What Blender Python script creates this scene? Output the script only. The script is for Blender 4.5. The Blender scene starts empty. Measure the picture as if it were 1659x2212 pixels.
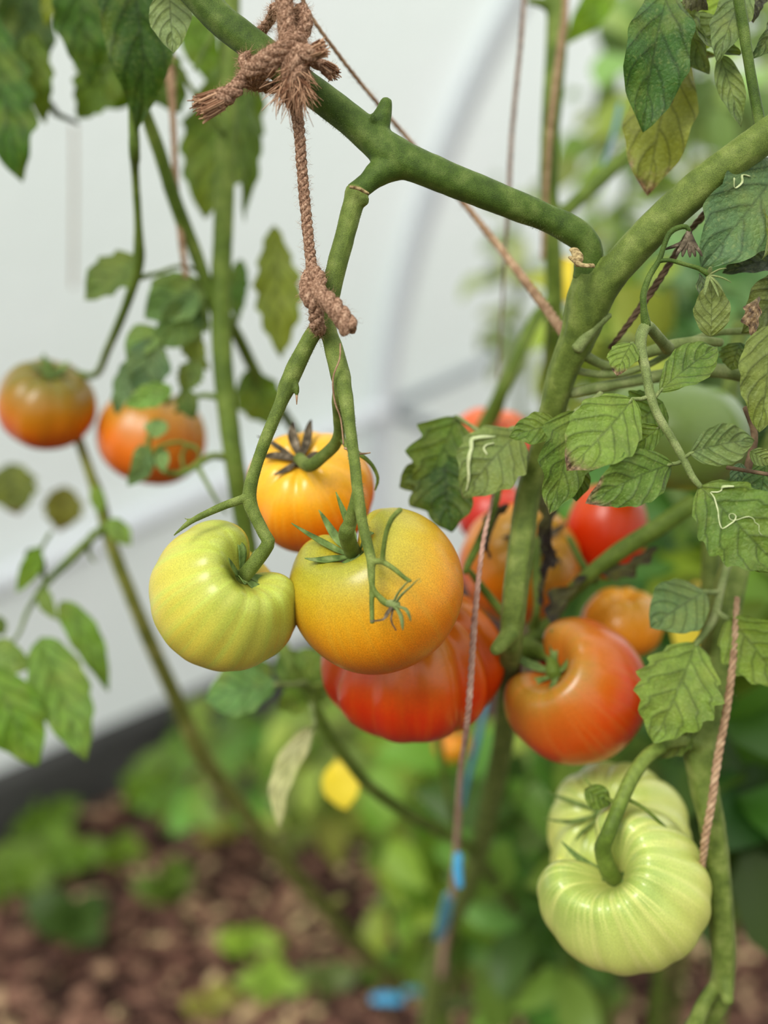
import bpy, math, random
import mathutils
from mathutils import Vector, Matrix, noise as mnoise
random.seed(11)
sc = bpy.context.scene
col = sc.collection
R_ = math.radians
def S(r, g, b):
    f = lambda c: (c/255/12.92 if c/255 <= .04045 else ((c/255+.055)/1.055)**2.4)
    return (f(r), f(g), f(b))

# ------------------------------------------------------------------ camera
PITCH, CAMH = R_(12), 1.25
F = 2212*40/36
cd = bpy.data.cameras.new('camera'); cam = bpy.data.objects.new('camera', cd); col.objects.link(cam)
cam.location = (0, 0, CAMH); cam.rotation_euler = (R_(90)-PITCH, 0, 0)
cd.sensor_fit = 'AUTO'; cd.sensor_width = 36; cd.lens = 40
cd.clip_start = .02; cd.clip_end = 60
cd.dof.use_dof = True; cd.dof.focus_distance = .572; cd.dof.aperture_fstop = 2.5
sc.camera = cam
CP = Vector((0, 0, CAMH)); FW = Vector((0, math.cos(PITCH), -math.sin(PITCH)))
RT = Vector((1, 0, 0)); UP = Vector((0, math.sin(PITCH), math.cos(PITCH)))
def ray(x, y): return FW + RT*((x-829.5)/F) - UP*((y-1106)/F)
def P(x, y, d): return CP + ray(x, y)*d                    # photo position at a distance
def G(x, y):                                               # photo position on the ground
    r = ray(x, y); return CP + r*(-CAMH/r.z)
def V(a, b, c): return RT*a + UP*b - FW*c                  # right, up, towards the viewer

# ------------------------------------------------------------------ light
sc.view_settings.view_transform = 'Standard'; sc.view_settings.look = 'None'
sc.view_settings.exposure = 0.24; sc.view_settings.gamma = 1; sc.view_settings.use_curve_mapping = False
try:
    sc.cycles.use_denoising = True
    sc.cycles.max_bounces = 8; sc.cycles.transmission_bounces = 6; sc.cycles.diffuse_bounces = 4
    sc.cycles.sample_clamp_indirect = 6
except Exception: pass
w = bpy.data.worlds.new('overcast_sky'); sc.world = w; w.use_nodes = True
nt = w.node_tree; nt.nodes.clear()
tc = nt.nodes.new('ShaderNodeTexCoord'); sx = nt.nodes.new('ShaderNodeSeparateXYZ')
rp = nt.nodes.new('ShaderNodeValToRGB'); mp = nt.nodes.new('ShaderNodeMapRange')
bg = nt.nodes.new('ShaderNodeBackground'); wo = nt.nodes.new('ShaderNodeOutputWorld')
nt.links.new(tc.outputs['Generated'], sx.inputs[0]); nt.links.new(sx.outputs['Z'], mp.inputs['Value'])
mp.inputs['From Min'].default_value = -1; mp.inputs['From Max'].default_value = 1
e = rp.color_ramp.elements
e[0].position = .40; e[0].color = (.10, .12, .07, 1); e[1].position = .53; e[1].color = (.80, .85, .86, 1)
q = rp.color_ramp.elements.new(.85); q.color = (1, .99, .96, 1)
nt.links.new(mp.outputs[0], rp.inputs[0]); nt.links.new(rp.outputs[0], bg.inputs['Color'])
bg.inputs['Strength'].default_value = 1.25
nt.links.new(bg.outputs[0], wo.inputs['Surface'])
sd = bpy.data.lights.new('soft_sun', 'SUN'); sd.energy = 2.5; sd.angle = R_(26); sd.color = (1, .97, .9)
so = bpy.data.objects.new('soft_sun', sd); col.objects.link(so); so.location = (-2, -2, 4)
so.rotation_euler = V(-.40, .50, .78).to_track_quat('Z', 'Y').to_euler()

# ------------------------------------------------------------------ materials
def newmat(name):
    m = bpy.data.materials.new(name); m.use_nodes = True
    n = m.node_tree; n.nodes.clear()
    return m, n, n.nodes.new, n.links.new
def noise_node(n, L, scale, detail=3, coord='Object', dist=0):
    t = n.nodes.new('ShaderNodeTexCoord'); x = n.nodes.new('ShaderNodeTexNoise')
    x.inputs['Scale'].default_value = scale; x.inputs['Detail'].default_value = detail
    x.inputs['Distortion'].default_value = dist
    L(t.outputs[coord], x.inputs['Vector']); return x
def ramp(n, stops, interp='LINEAR'):
    r = n.nodes.new('ShaderNodeValToRGB'); r.color_ramp.interpolation = interp
    el = r.color_ramp.elements
    while len(el) < len(stops): el.new(.5)
    for k, (p, c) in enumerate(stops):
        el[k].position = p; el[k].color = (*c[:3], 1)
    return r
def math_node(n, L, op, a, b=None, c=None, clamp=False):
    x = n.nodes.new('ShaderNodeMath'); x.operation = op; x.use_clamp = clamp
    for k, v in enumerate((a, b, c)):
        if v is None: continue
        if isinstance(v, (int, float)): x.inputs[k].default_value = v
        else: L(v, x.inputs[k])
    return x.outputs[0]
def mix_col(n, L, fac, a, b, mode='MIX'):
    x = n.nodes.new('ShaderNodeMix'); x.data_type = 'RGBA'; x.blend_type = mode
    for s, v in ((0, fac), (6, a), (7, b)):
        if isinstance(v, (int, float)): x.inputs[s].default_value = v
        elif isinstance(v, tuple): x.inputs[s].default_value = (*v[:3], 1)
        else: L(v, x.inputs[s])
    return x.outputs[2]
def bump(n, L, h, strength, dist):
    b = n.nodes.new('ShaderNodeBump'); b.inputs['Strength'].default_value = strength
    b.inputs['Distance'].default_value = dist; L(h, b.inputs['Height']); return b.outputs[0]

def noisy(name, stops, scale=60, rough=.7, spec=.3, bscale=0, bstr=.3, bdist=.001, detail=4, sheen=0, island=0, dist=0, metal=0, coord='Object'):
    m, n, N, L = newmat(name)
    o = N('ShaderNodeOutputMaterial'); p = N('ShaderNodeBsdfPrincipled')
    x = noise_node(n, L, scale, detail, coord, dist); f = x.outputs['Fac']
    if island:
        g = N('ShaderNodeNewGeometry')
        f = math_node(n, L, 'ADD', math_node(n, L, 'MULTIPLY', f, 1-island), math_node(n, L, 'MULTIPLY', g.outputs['Random Per Island'], island))
    r = ramp(n, stops); L(f, r.inputs[0]); L(r.outputs[0], p.inputs['Base Color'])
    p.inputs['Roughness'].default_value = rough; p.inputs['Specular IOR Level'].default_value = spec
    p.inputs['Metallic'].default_value = metal
    if sheen:
        p.inputs['Sheen Weight'].default_value = sheen; p.inputs['Sheen Roughness'].default_value = .5
    if bscale:
        y = noise_node(n, L, bscale, 3); L(bump(n, L, y.outputs['Fac'], bstr, bdist), p.inputs['Normal'])
    L(p.outputs[0], o.inputs[0]); return m

def stem_mat(name, lo, mid, hi, scale=110, speck=.30, grain=2200, rough=.6):
    m, n, N, L = newmat(name); o = N('ShaderNodeOutputMaterial'); p = N('ShaderNodeBsdfPrincipled')
    x = noise_node(n, L, scale, 5); r = ramp(n, [(.3, lo), (.5, mid), (.72, hi)]); L(x.outputs['Fac'], r.inputs[0])
    z = noise_node(n, L, grain, 2); y = N('ShaderNodeMapRange'); L(z.outputs['Fac'], y.inputs['Value'])
    y.inputs['From Min'].default_value = .32; y.inputs['From Max'].default_value = .68; y.inputs['To Min'].default_value = 1-speck; y.inputs['To Max'].default_value = 1+speck
    hs = N('ShaderNodeHueSaturation'); L(r.outputs[0], hs.inputs['Color']); L(y.outputs[0], hs.inputs['Value']); L(hs.outputs[0], p.inputs['Base Color'])
    p.inputs['Roughness'].default_value = rough; p.inputs['Specular IOR Level'].default_value = .22
    p.inputs['Sheen Weight'].default_value = .06; p.inputs['Sheen Tint'].default_value = (.8, .9, .5, 1)
    L(bump(n, L, z.outputs['Fac'], .5, .0006), p.inputs['Normal']); L(p.outputs[0], o.inputs[0]); return m
M_stem = stem_mat('green_stem', S(50, 70, 18), S(68, 90, 28), S(94, 112, 50))
M_trunk = stem_mat('olive_green_stem', S(74, 90, 32), S(94, 110, 44), S(120, 132, 66))
M_stem_pale = stem_mat('pale_green_stem', S(92, 106, 56), S(112, 126, 72), S(138, 146, 96))
M_stem_bg = stem_mat('olive_stem', S(66, 86, 22), S(86, 106, 34), S(112, 128, 56), 40, .15, 300)
M_vine = stem_mat('yellowing_stem', S(96, 104, 40), S(122, 126, 56), S(150, 148, 84), 40, .15, 300)
M_stem_dry = noisy('dry_brown_stem', [(.2, S(60, 48, 38)), (.5, S(98, 80, 62)), (.8, S(140, 116, 90))], 150, .85, .1, 600, .6, .0008, 4)
M_scar = noisy('pale_scar', [(.3, S(84, 64, 38)), (.6, S(176, 156, 112)), (.8, S(206, 188, 150))], 400, .9, .1, 900, .7, .0006)
M_jute = noisy('brown_jute', [(.3, S(88, 64, 50)), (.46, S(148, 114, 92)), (.56, S(178, 142, 118)), (.72, S(220, 188, 160))], 900, .92, .05, 2600, 1, .0008, 5)
M_jute_fibre = noisy('jute_fibre', [(.2, S(112, 76, 56)), (.8, S(206, 166, 134))], 400, .9, .05, island=.7)
M_twine = noisy('thin_tan_twine', [(.25, S(120, 92, 70)), (.55, S(166, 136, 108)), (.8, S(198, 172, 142))], 200, .9, .1, 1200, .7, .0005)
M_pink_twine = noisy('faded_twine', [(.25, S(150, 112, 98)), (.55, S(186, 150, 134)), (.8, S(206, 176, 160))], 200, .9, .1)
M_dark_twine = noisy('thin_dark_twine', [(.4, S(78, 58, 50)), (.5, S(150, 130, 116))], 500, .9, .1)
M_blue = noisy('blue_plastic', [(.3, S(50, 140, 190)), (.7, S(92, 180, 225))], 40, .4, .4)
M_blue_dull = noisy('dull_blue_tape', [(.3, S(60, 120, 140)), (.7, S(100, 160, 180))], 30, .5, .3)
M_board = noisy('dark_board', [(.3, S(58, 58, 57)), (.7, S(88, 86, 84))], 3, .8, .25, 30, .3, .004)
M_pipe = noisy('white_pipe', [(.3, (.90, .93, .99)), (.7, (.93, .95, 1.0))], 6, .35, .5)
M_brace = noisy('grey_brace', [(.3, S(140, 148, 156)), (.7, S(165, 172, 180))], 8, .45, .4)
M_soil = noisy('mulched_soil', [(.28, S(34, 25, 22)), (.45, S(72, 54, 48)), (.6, S(108, 82, 72)), (.78, S(146, 116, 102))], 22, .95, .1, 40, .8, .02, 8)
M_chip = noisy('bark_chips', [(.05, S(38, 27, 24)), (.3, S(80, 56, 48)), (.55, S(120, 84, 72)), (.8, S(158, 120, 100)), (.95, S(224, 198, 150))], 10, .9, .15, 60, .4, .004, 3, island=.9)
M_grass = noisy('outside_grass', [(.3, S(62, 92, 40)), (.7, S(110, 140, 70))], 3, .9, .1)
M_trail = noisy('pale_mine_trail', [(.3, S(158, 172, 118)), (.7, S(196, 202, 158))], 300, .8, .1)

def film_mat():
    m, n, N, L = newmat('milky_film'); o = N('ShaderNodeOutputMaterial')
    x = noise_node(n, L, .9, 5); r = ramp(n, [(.3, (.84, .91, .875)), (.55, (.87, .92, .90)), (.75, (.90, .93, .925))])
    L(x.outputs['Fac'], r.inputs[0])
    d = N('ShaderNodeBsdfDiffuse'); t = N('ShaderNodeBsdfTranslucent'); g = N('ShaderNodeBsdfGlossy')
    g.inputs['Roughness'].default_value = .35
    for s in (d, t): L(r.outputs[0], s.inputs['Color'])
    y = noise_node(n, L, 14, 4, dist=.8); b = bump(n, L, y.outputs['Fac'], .25, .02)
    for s in (d, t, g): L(b, s.inputs['Normal'])
    a = N('ShaderNodeMixShader'); a.inputs[0].default_value = .50; L(d.outputs[0], a.inputs[1]); L(t.outputs[0], a.inputs[2])
    c = N('ShaderNodeMixShader'); c.inputs[0].default_value = .04; L(a.outputs[0], c.inputs[1]); L(g.outputs[0], c.inputs[2])
    L(c.outputs[0], o.inputs[0]); return m
M_film = film_mat()

def leaf_mat(name='leaf_blade', uvveins=True, nveins=5, trans=.3):
    """base colour from the object's own colour, alpha = how healthy; veins follow the blade's own UV."""
    m, n, N, L = newmat(name); o = N('ShaderNodeOutputMaterial'); p = N('ShaderNodeBsdfPrincipled')
    oi = N('ShaderNodeObjectInfo'); base = oi.outputs['Color']
    x = noise_node(n, L, 110, 4); x2 = noise_node(n, L, 500, 2)
    hs = N('ShaderNodeHueSaturation'); L(base, hs.inputs['Color'])
    L(math_node(n, L, 'MULTIPLY_ADD', x.outputs['Fac'], 1.0, .42), hs.inputs['Value'])
    c = hs.outputs[0]
    pale = N('ShaderNodeMapRange'); L(x2.outputs['Fac'], pale.inputs['Value'])
    pale.inputs['From Min'].default_value = .55; pale.inputs['From Max'].default_value = .75; pale.inputs['To Max'].default_value = .22
    c = mix_col(n, L, pale.outputs[0], c, S(168, 178, 108))
    yl = noise_node(n, L, 45, 3); ym = N('ShaderNodeMapRange'); L(yl.outputs['Fac'], ym.inputs['Value'])
    ym.inputs['From Min'].default_value = .45; ym.inputs['From Max'].default_value = .72; ym.inputs['To Max'].default_value = .38
    c = mix_col(n, L, ym.outputs[0], c, S(142, 152, 64))
    vo = N('ShaderNodeTexVoronoi'); vo.feature = 'DISTANCE_TO_EDGE'; vo.inputs['Scale'].default_value = 300; tc = N('ShaderNodeTexCoord')
    dv_ = N('ShaderNodeVectorMath'); dv_.operation = 'MULTIPLY_ADD'; L(x2.outputs['Color'], dv_.inputs[0]); dv_.inputs[1].default_value = (.003, .003, .003); L(tc.outputs['Object'], dv_.inputs[2]); L(dv_.outputs[0], vo.inputs['Vector'])
    cell = N('ShaderNodeMapRange'); L(vo.outputs['Distance'], cell.inputs['Value']); cell.inputs['From Max'].default_value = .16; cell.inputs['To Min'].default_value = .28; cell.inputs['To Max'].default_value = 0
    dk0 = N('ShaderNodeHueSaturation'); L(c, dk0.inputs['Color']); dk0.inputs['Value'].default_value = .6
    c = mix_col(n, L, cell.outputs[0], c, dk0.outputs[0])
    if uvveins:
        uv = N('ShaderNodeUVMap'); sp = N('ShaderNodeSeparateXYZ'); L(uv.outputs[0], sp.inputs[0])
        u, v = sp.outputs['X'], sp.outputs['Y']
        av = math_node(n, L, 'ABSOLUTE', math_node(n, L, 'MULTIPLY_ADD', v, 2, -1))
        ph = math_node(n, L, 'MULTIPLY', math_node(n, L, 'SUBTRACT', u, math_node(n, L, 'MULTIPLY_ADD', math_node(n, L, 'POWER', av, 1.6), .20, math_node(n, L, 'MULTIPLY', av, .12))), nveins)
        side = math_node(n, L, 'MULTIPLY', math_node(n, L, 'GREATER_THAN', v, .5), .45)
        fr = math_node(n, L, 'FRACT', math_node(n, L, 'ADD', math_node(n, L, 'ADD', ph, side), math_node(n, L, 'MULTIPLY', x.outputs['Fac'], .25)))
        dv = math_node(n, L, 'ABSOLUTE', math_node(n, L, 'SUBTRACT', fr, .5))
        lat = N('ShaderNodeMapRange'); L(dv, lat.inputs['Value']); lat.inputs['From Min'].default_value = .0; lat.inputs['From Max'].default_value = .13
        lat.inputs['To Min'].default_value = .75; lat.inputs['To Max'].default_value = 0
        mid = N('ShaderNodeMapRange'); L(av, mid.inputs['Value']); mid.inputs['From Max'].default_value = .07
        mid.inputs['To Min'].default_value = .7; mid.inputs['To Max'].default_value = 0
        vein = math_node(n, L, 'MAXIMUM', lat.outputs[0], mid.outputs[0])
        rl = N('ShaderNodeMapRange'); L(dv, rl.inputs['Value']); rl.inputs['From Max'].default_value = .3; vh = rl.outputs[0]
        dk = N('ShaderNodeHueSaturation'); L(c, dk.inputs['Color']); dk.inputs['Value'].default_value = .42
        c = mix_col(n, L, vein, c, dk.outputs[0])
        # dead tissue, from the tip inwards
        dmg = math_node(n, L, 'SUBTRACT', 1, oi.outputs['Alpha'])
        t0 = math_node(n, L, 'ADD', math_node(n, L, 'ADD', u, math_node(n, L, 'MULTIPLY_ADD', x.outputs['Fac'], .5, -.25)), math_node(n, L, 'MULTIPLY', av, .10))
        dm = N('ShaderNodeMapRange'); L(math_node(n, L, 'SUBTRACT', math_node(n, L, 'ADD', t0, dmg), 1.0), dm.inputs['Value'])
        dm.inputs['From Min'].default_value = .02; dm.inputs['From Max'].default_value = .16
        br = ramp(n, [(.3, S(58, 44, 34)), (.55, S(126, 104, 74)), (.75, S(172, 150, 116))]); L(x2.outputs['Fac'], br.inputs[0])
        c = mix_col(n, L, math_node(n, L, 'MULTIPLY', dm.outputs[0], math_node(n, L, 'GREATER_THAN', dmg, .01)), c, br.outputs[0])
    L(c, p.inputs['Base Color']); p.inputs['Roughness'].default_value = .55; p.inputs['Specular IOR Level'].default_value = .3
    p.inputs['Sheen Weight'].default_value = .12
    puffed = N('ShaderNodeMapRange'); L(vo.outputs['Distance'], puffed.inputs['Value']); puffed.inputs['From Max'].default_value = .35
    L(bump(n, L, math_node(n, L, 'MULTIPLY_ADD', puffed.outputs[0], .35, vh), .5, .0016), p.inputs['Normal'])
    t = N('ShaderNodeBsdfTranslucent'); g = N('ShaderNodeHueSaturation'); L(c, g.inputs['Color'])
    g.inputs['Hue'].default_value = .475; g.inputs['Saturation'].default_value = 1.25; g.inputs['Value'].default_value = 1.5
    L(g.outputs[0], t.inputs['Color'])
    a = N('ShaderNodeMixShader'); a.inputs[0].default_value = trans; L(p.outputs[0], a.inputs[1]); L(t.outputs[0], a.inputs[2])
    L(a.outputs[0], o.inputs[0]); return m
M_leaf = leaf_mat()
def foliage_mat():
    m, n, N, L = newmat('mixed_foliage'); o = N('ShaderNodeOutputMaterial'); p = N('ShaderNodeBsdfPrincipled')
    oi = N('ShaderNodeObjectInfo'); g = N('ShaderNodeNewGeometry')
    hs = N('ShaderNodeHueSaturation'); L(oi.outputs['Color'], hs.inputs['Color'])
    L(math_node(n, L, 'MULTIPLY_ADD', g.outputs['Random Per Island'], .9, .5), hs.inputs['Value'])
    L(math_node(n, L, 'MULTIPLY_ADD', math_node(n, L, 'FRACT', math_node(n, L, 'MULTIPLY', g.outputs['Random Per Island'], 17.3)), .06, .465), hs.inputs['Hue'])
    L(hs.outputs[0], p.inputs['Base Color']); p.inputs['Roughness'].default_value = .5
    t = N('ShaderNodeBsdfTranslucent'); L(hs.outputs[0], t.inputs['Color'])
    a = N('ShaderNodeMixShader'); a.inputs[0].default_value = .4; L(p.outputs[0], a.inputs[1]); L(t.outputs[0], a.inputs[2])
    L(a.outputs[0], o.inputs[0]); return m
M_fol = foliage_mat()

def tomato_mat(name, stops, h, streak=(0, (1, 1, 1)), rough=.36, mottle=.25, speck=.15, nlow=14):
    """skin: ripening runs from the stem end (1) to the blossom end (0) of the fruit's own axis."""
    m, n, N, L = newmat(name); o = N('ShaderNodeOutputMaterial'); p = N('ShaderNodeBsdfPrincipled')
    t = N('ShaderNodeTexCoord'); sp = N('ShaderNodeSeparateXYZ'); L(t.outputs['Object'], sp.inputs[0])
    x = noise_node(n, L, nlow, 3)
    mr = N('ShaderNodeMapRange'); L(sp.outputs['Z'], mr.inputs['Value']); mr.inputs['From Min'].default_value = -h; mr.inputs['From Max'].default_value = h
    f = math_node(n, L, 'ADD', mr.outputs[0], math_node(n, L, 'MULTIPLY_ADD', x.outputs['Fac'], mottle*2, -mottle))
    r = ramp(n, stops); L(f, r.inputs[0]); c = r.outputs[0]
    if streak[0]:
        at = math_node(n, L, 'ARCTAN2', sp.outputs['Y'], sp.outputs['X'])
        cx = N('ShaderNodeCombineXYZ'); L(math_node(n, L, 'MULTIPLY', at, 5.5), cx.inputs[0]); L(math_node(n, L, 'MULTIPLY', sp.outputs['Z'], 9), cx.inputs[1])
        s = N('ShaderNodeTexNoise'); s.inputs['Scale'].default_value = 1.6; s.inputs['Detail'].default_value = 4; L(cx.outputs[0], s.inputs['Vector'])
        k = N('ShaderNodeMapRange'); L(s.outputs['Fac'], k.inputs['Value']); k.inputs['From Min'].default_value = .46; k.inputs['From Max'].default_value = .66
        k.inputs['To Max'].default_value = streak[0]
        c = mix_col(n, L, k.outputs[0], c, streak[1])
    z = noise_node(n, L, 1500, 2); y = N('ShaderNodeMapRange'); L(z.outputs['Fac'], y.inputs['Value'])
    y.inputs['From Min'].default_value = .3; y.inputs['From Max'].default_value = .7; y.inputs['To Min'].default_value = 1-speck; y.inputs['To Max'].default_value = 1+speck
    hs = N('ShaderNodeHueSaturation'); L(c, hs.inputs['Color']); L(y.outputs[0], hs.inputs['Value'])
    L(hs.outputs[0], p.inputs['Base Color']); p.inputs['Roughness'].default_value = rough; p.inputs['Specular IOR Level'].default_value = .28
    p.inputs['Coat Weight'].default_value = .35; p.inputs['Coat Roughness'].default_value = .27
    p.inputs['Subsurface Weight'].default_value = .06; p.inputs['Subsurface Radius'].default_value = (.006, .003, .001); p.inputs['Subsurface Scale'].default_value = 1
    zb = noise_node(n, L, 900, 2); L(bump(n, L, zb.outputs['Fac'], .12, .0004), p.inputs['Normal'])
    L(p.outputs[0], o.inputs[0]); return m

# ------------------------------------------------------------------ mesh helpers
class MB:
    def __init__(s): s.v = []; s.f = []; s.m = []; s.uv = []
    def add(s, vs, fs, mi=0, uvs=None):
        b = len(s.v); s.v += [Vector(p) for p in vs]; s.f += [tuple(i+b for i in f) for f in fs]; s.m += [mi]*len(fs)
        s.uv += uvs if uvs else [(0, .5)]*len(vs)
    def build(s, name, mats, parent=None, color=None, smooth=True, origin=None):
        me = bpy.data.meshes.new(name)
        root = parent
        while root is not None and root.parent is not None: root = root.parent
        off = root.location if root is not None else (origin if origin is not None else Vector((0, 0, 0)))
        me.from_pydata([p-off for p in s.v], [], s.f)
        for q in (mats if isinstance(mats, (list, tuple)) else [mats]): me.materials.append(q)
        me.polygons.foreach_set('material_index', s.m)
        if smooth: me.polygons.foreach_set('use_smooth', [True]*len(s.f))
        ul = me.uv_layers.new(name='UVMap')
        for lp in me.loops: ul.data[lp.index].uv = s.uv[lp.vertex_index]
        me.update()
        o = bpy.data.objects.new(name, me); col.objects.link(o)
        if parent is not None: o.parent = parent
        elif origin is not None: o.location = origin
        if color is not None: o.color = color if len(color) == 4 else (*color, 1)
        return o
def tag(o, label=None, cat=None, group=None, kind=None):
    for k, v in (('label', label), ('category', cat), ('group', group), ('kind', kind)):
        if v: o[k] = v
    return o
def thing(name, loc, label, cat, group=None):
    o = bpy.data.objects.new(name, None); o.empty_display_size = .02; col.objects.link(o); o.location = loc
    return tag(o, label, cat, group)

def path3(pts):
    """(x, y, width in photo px, distance) or (Vector, radius in m) -> [(point, radius)]"""
    return [(p[0].copy(), p[1]) if isinstance(p[0], Vector) else (P(p[0], p[1], p[3]), p[2]/2/F*p[3]) for p in pts]
def smooth_path(pr, step):
    out = []
    n = len(pr)
    for i in range(n-1):
        p0, p1, p2, p3 = pr[max(i-1, 0)], pr[i], pr[i+1], pr[min(i+2, n-1)]
        k = max(2, min(60, int((p2[0]-p1[0]).length/step)+1))
        for j in range(k):
            t = j/k; t2, t3 = t*t, t*t*t
            c = [.5*(2*b+(-a+d)*t+(2*a-5*b+4*d-g)*t2+(-a+3*b-3*d+g)*t3) for a, b, d, g in ((p0[0], p1[0], p2[0], p3[0]),)][0]
            r = p1[1]+(p2[1]-p1[1])*(t2*3-2*t3)
            out.append((c, r))
    out.append(pr[-1]); return out
def frames(pts):
    n = len(pts); T = [(pts[min(i+1, n-1)]-pts[max(i-1, 0)]) for i in range(n)]
    T = [t.normalized() if t.length > 1e-9 else Vector((0, 0, 1)) for t in T]
    a = Vector((0, 0, 1)) if abs(T[0].z) < .9 else Vector((1, 0, 0))
    x = T[0].cross(a).normalized(); fr = []
    for t in T:
        x = (x-t*x.dot(t)); x = x.normalized() if x.length > 1e-9 else t.orthogonal().normalized()
        fr.append((x, t.cross(x)))
    return fr
def tube(mb, pts, n=10, step=.004, mi=0, wob=.0, ridge=0, cap=True, flat=1.0):
    pr = smooth_path(path3(pts), step); C = [p for p, r in pr]; fr = frames(C); vs = []; fs = []
    for i, ((c, r), (x, y)) in enumerate(zip(pr, fr)):
        for k in range(n):
            a = 2*math.pi*k/n
            rr = r*(1+ridge*math.cos(5*a+c.z*9))
            if wob: rr *= 1+wob*mnoise.noise((c+x*math.cos(a)*r*2+y*math.sin(a)*r*2)*140)
            vs.append(c+x*math.cos(a)*rr+y*math.sin(a)*rr*flat)
    m = len(pr)
    for i in range(m-1):
        for k in range(n): fs.append((i*n+k, i*n+(k+1) % n, (i+1)*n+(k+1) % n, (i+1)*n+k))
    if cap:
        for i, s in ((0, -1), (m-1, 1)):
            t = (C[1]-C[0] if i == 0 else C[-1]-C[-2]).normalized()*s
            vs.append(C[i]+t*pr[i][1]*.5); q = len(vs)-1
            for k in range(n):
                a, b = i*n+k, i*n+(k+1) % n
                fs.append((b, a, q) if i == 0 else (a, b, q))
    mb.add(vs, fs, mi); return pr
def fuse(o, voxel, it=4):
    r = o.modifiers.new('fuse', 'REMESH'); r.mode = 'VOXEL'; r.voxel_size = voxel; r.use_smooth_shade = True
    s = o.modifiers.new('soften', 'SMOOTH'); s.factor = .5; s.iterations = it
    return o
def hairs(mb, pr, dens, length, rad, mi=0, lean=.35, seed=1):
    """fine hairs standing off a round stem or cord"""
    rg = random.Random(seed); C = [p for p, r in pr]; fr = frames(C)
    tot = sum((C[i+1]-C[i]).length for i in range(len(C)-1)); cnt = int(tot*dens)
    for _ in range(cnt):
        i = rg.randrange(len(C)-1); t = rg.random(); c = C[i].lerp(C[i+1], t); r = pr[i][1]*(1-t)+pr[i+1][1]*t
        x, y = fr[i]; a = rg.uniform(0, 6.283); d = (x*math.cos(a)+y*math.sin(a)); tt = (C[i+1]-C[i]).normalized()
        q = (d+tt*rg.uniform(-lean, lean)+d.cross(tt)*rg.uniform(-lean, lean)).normalized()*length*rg.uniform(.4, 1.2)
        b = c+d*r*.9; s = tt*rad; u = d.cross(tt)*rad
        mid = b+q*.6+tt*rg.uniform(-1, 1)*length*lean*.4
        mb.add([b+s, b-s*.5+u, b-s*.5-u, mid+s*.7, mid-s*.35+u*.7, mid-s*.35-u*.7, b+q+tt*rg.uniform(-1, 1)*length*lean*.6],
               [(0, 1, 4, 3), (1, 2, 5, 4), (2, 0, 3, 5), (3, 4, 6), (4, 5, 6), (5, 3, 6)], mi)
def rope(mb, pts, strands=3, pitch=.011, step=.0012, n=6, mi=0, fuzz=0, fmi=1, seed=0):
    pr = smooth_path(path3(pts), step); C = [p for p, r in pr]; fr = frames(C); L = 0
    for s in range(strands):
        q = []; L = 0
        for i, ((c, r), (x, y)) in enumerate(zip(pr, fr)):
            if i: L += (C[i]-C[i-1]).length
            a = 2*math.pi*(s/strands+L/pitch)
            q.append((c+(x*math.cos(a)+y*math.sin(a))*r*.5, r*.58))
        tube(mb, q, n, 1, mi, wob=.16)
    if fuzz: hairs(mb, pr, fuzz, .0042, .00007, fmi, .9, seed)
    return pr

# ------------------------------------------------------------------ leaves
def blade(mb, base, tip, width, roll=0, bow=.08, sideb=0, fold=.18, teeth=(6, .10), quilt=.018, wave=.05, seed=0, nt_=34, ns=14, peak=.42, curl=0, mi=0, nv=5, cup=0, sharp=1.0, asym=0, face=None):
    """one leaf blade from base to tip (world), width in m; returns its surface function"""
    rg = random.Random(seed); A = tip-base; Ln = A.length; T = A.normalized()
    nrm = face if face is not None else (CP-(base+tip)/2).normalized()
    nrm = (nrm-T*nrm.dot(T)).normalized(); nrm = Matrix.Rotation(R_(roll), 3, T) @ nrm; Sd = nrm.cross(T).normalized()
    ph = rg.uniform(0, 6.28); ph2 = rg.uniform(0, 6.28); W = width/2
    g = math.log(.5)/math.log(peak)
    def halfw(t, sg):
        t = min(max(t, 0), 1); b = math.sin(math.pi*t**g)
        b = max(b, 0)**(.72 if t**g < .5 else .9*sharp)
        tn, ta = teeth
        if tn:
            k = (t*tn+(.37 if sg > 0 else 0)) % 1.0
            saw = (k/.7 if k < .7 else (1-k)/.3)
            b *= 1+ta*(saw-.5)*2*(1 if t < .93 else (1-t)/.07)+ta*.5*mnoise.noise(Vector((t*5, sg*3, seed*1.7)))
        return W*b*(1+asym*sg)
    def pt(t, s):
        w = halfw(t, 1 if s >= 0 else -1); a = abs(s)
        c = base+A*t+nrm*(bow*Ln*4*t*(1-t))+Sd*(sideb*Ln*4*t*(1-t))
        if curl: c = c-nrm*(curl*Ln*max(0, t-.45)**2*2)
        q = ((t-.20*a**1.6-.12*a)*nv+(.45 if s > 0 else 0)) % 1.0
        h = quilt*Ln*(abs(math.sin(math.pi*(q+.5)))**.6-.6)*min(1, a*3)*min(1, (1.02-a)*4)
        h += wave*Ln*a*math.sin(t*9+ph+(1.9 if s > 0 else 0))*.6 + wave*.4*Ln*a*math.sin(t*21+ph2)
        h += fold*w*a-cup*w*a*a
        h += .02*Ln*mnoise.noise(Vector((t*3, s*1.5, seed)))
        return c+Sd*(w*s)+nrm*h+T*(.12*w*a)
    vs = []; uv = []
    for i in range(nt_+1):
        for j in range(ns+1):
            t = i/nt_; s = -1+2*j/ns; vs.append(pt(t, s)); uv.append((t, (s+1)/2))
    fs = [(i*(ns+1)+j, i*(ns+1)+j+1, (i+1)*(ns+1)+j+1, (i+1)*(ns+1)+j) for i in range(nt_) for j in range(ns)]
    mb.add(vs, fs, mi, uv); return pt, nrm
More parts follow.
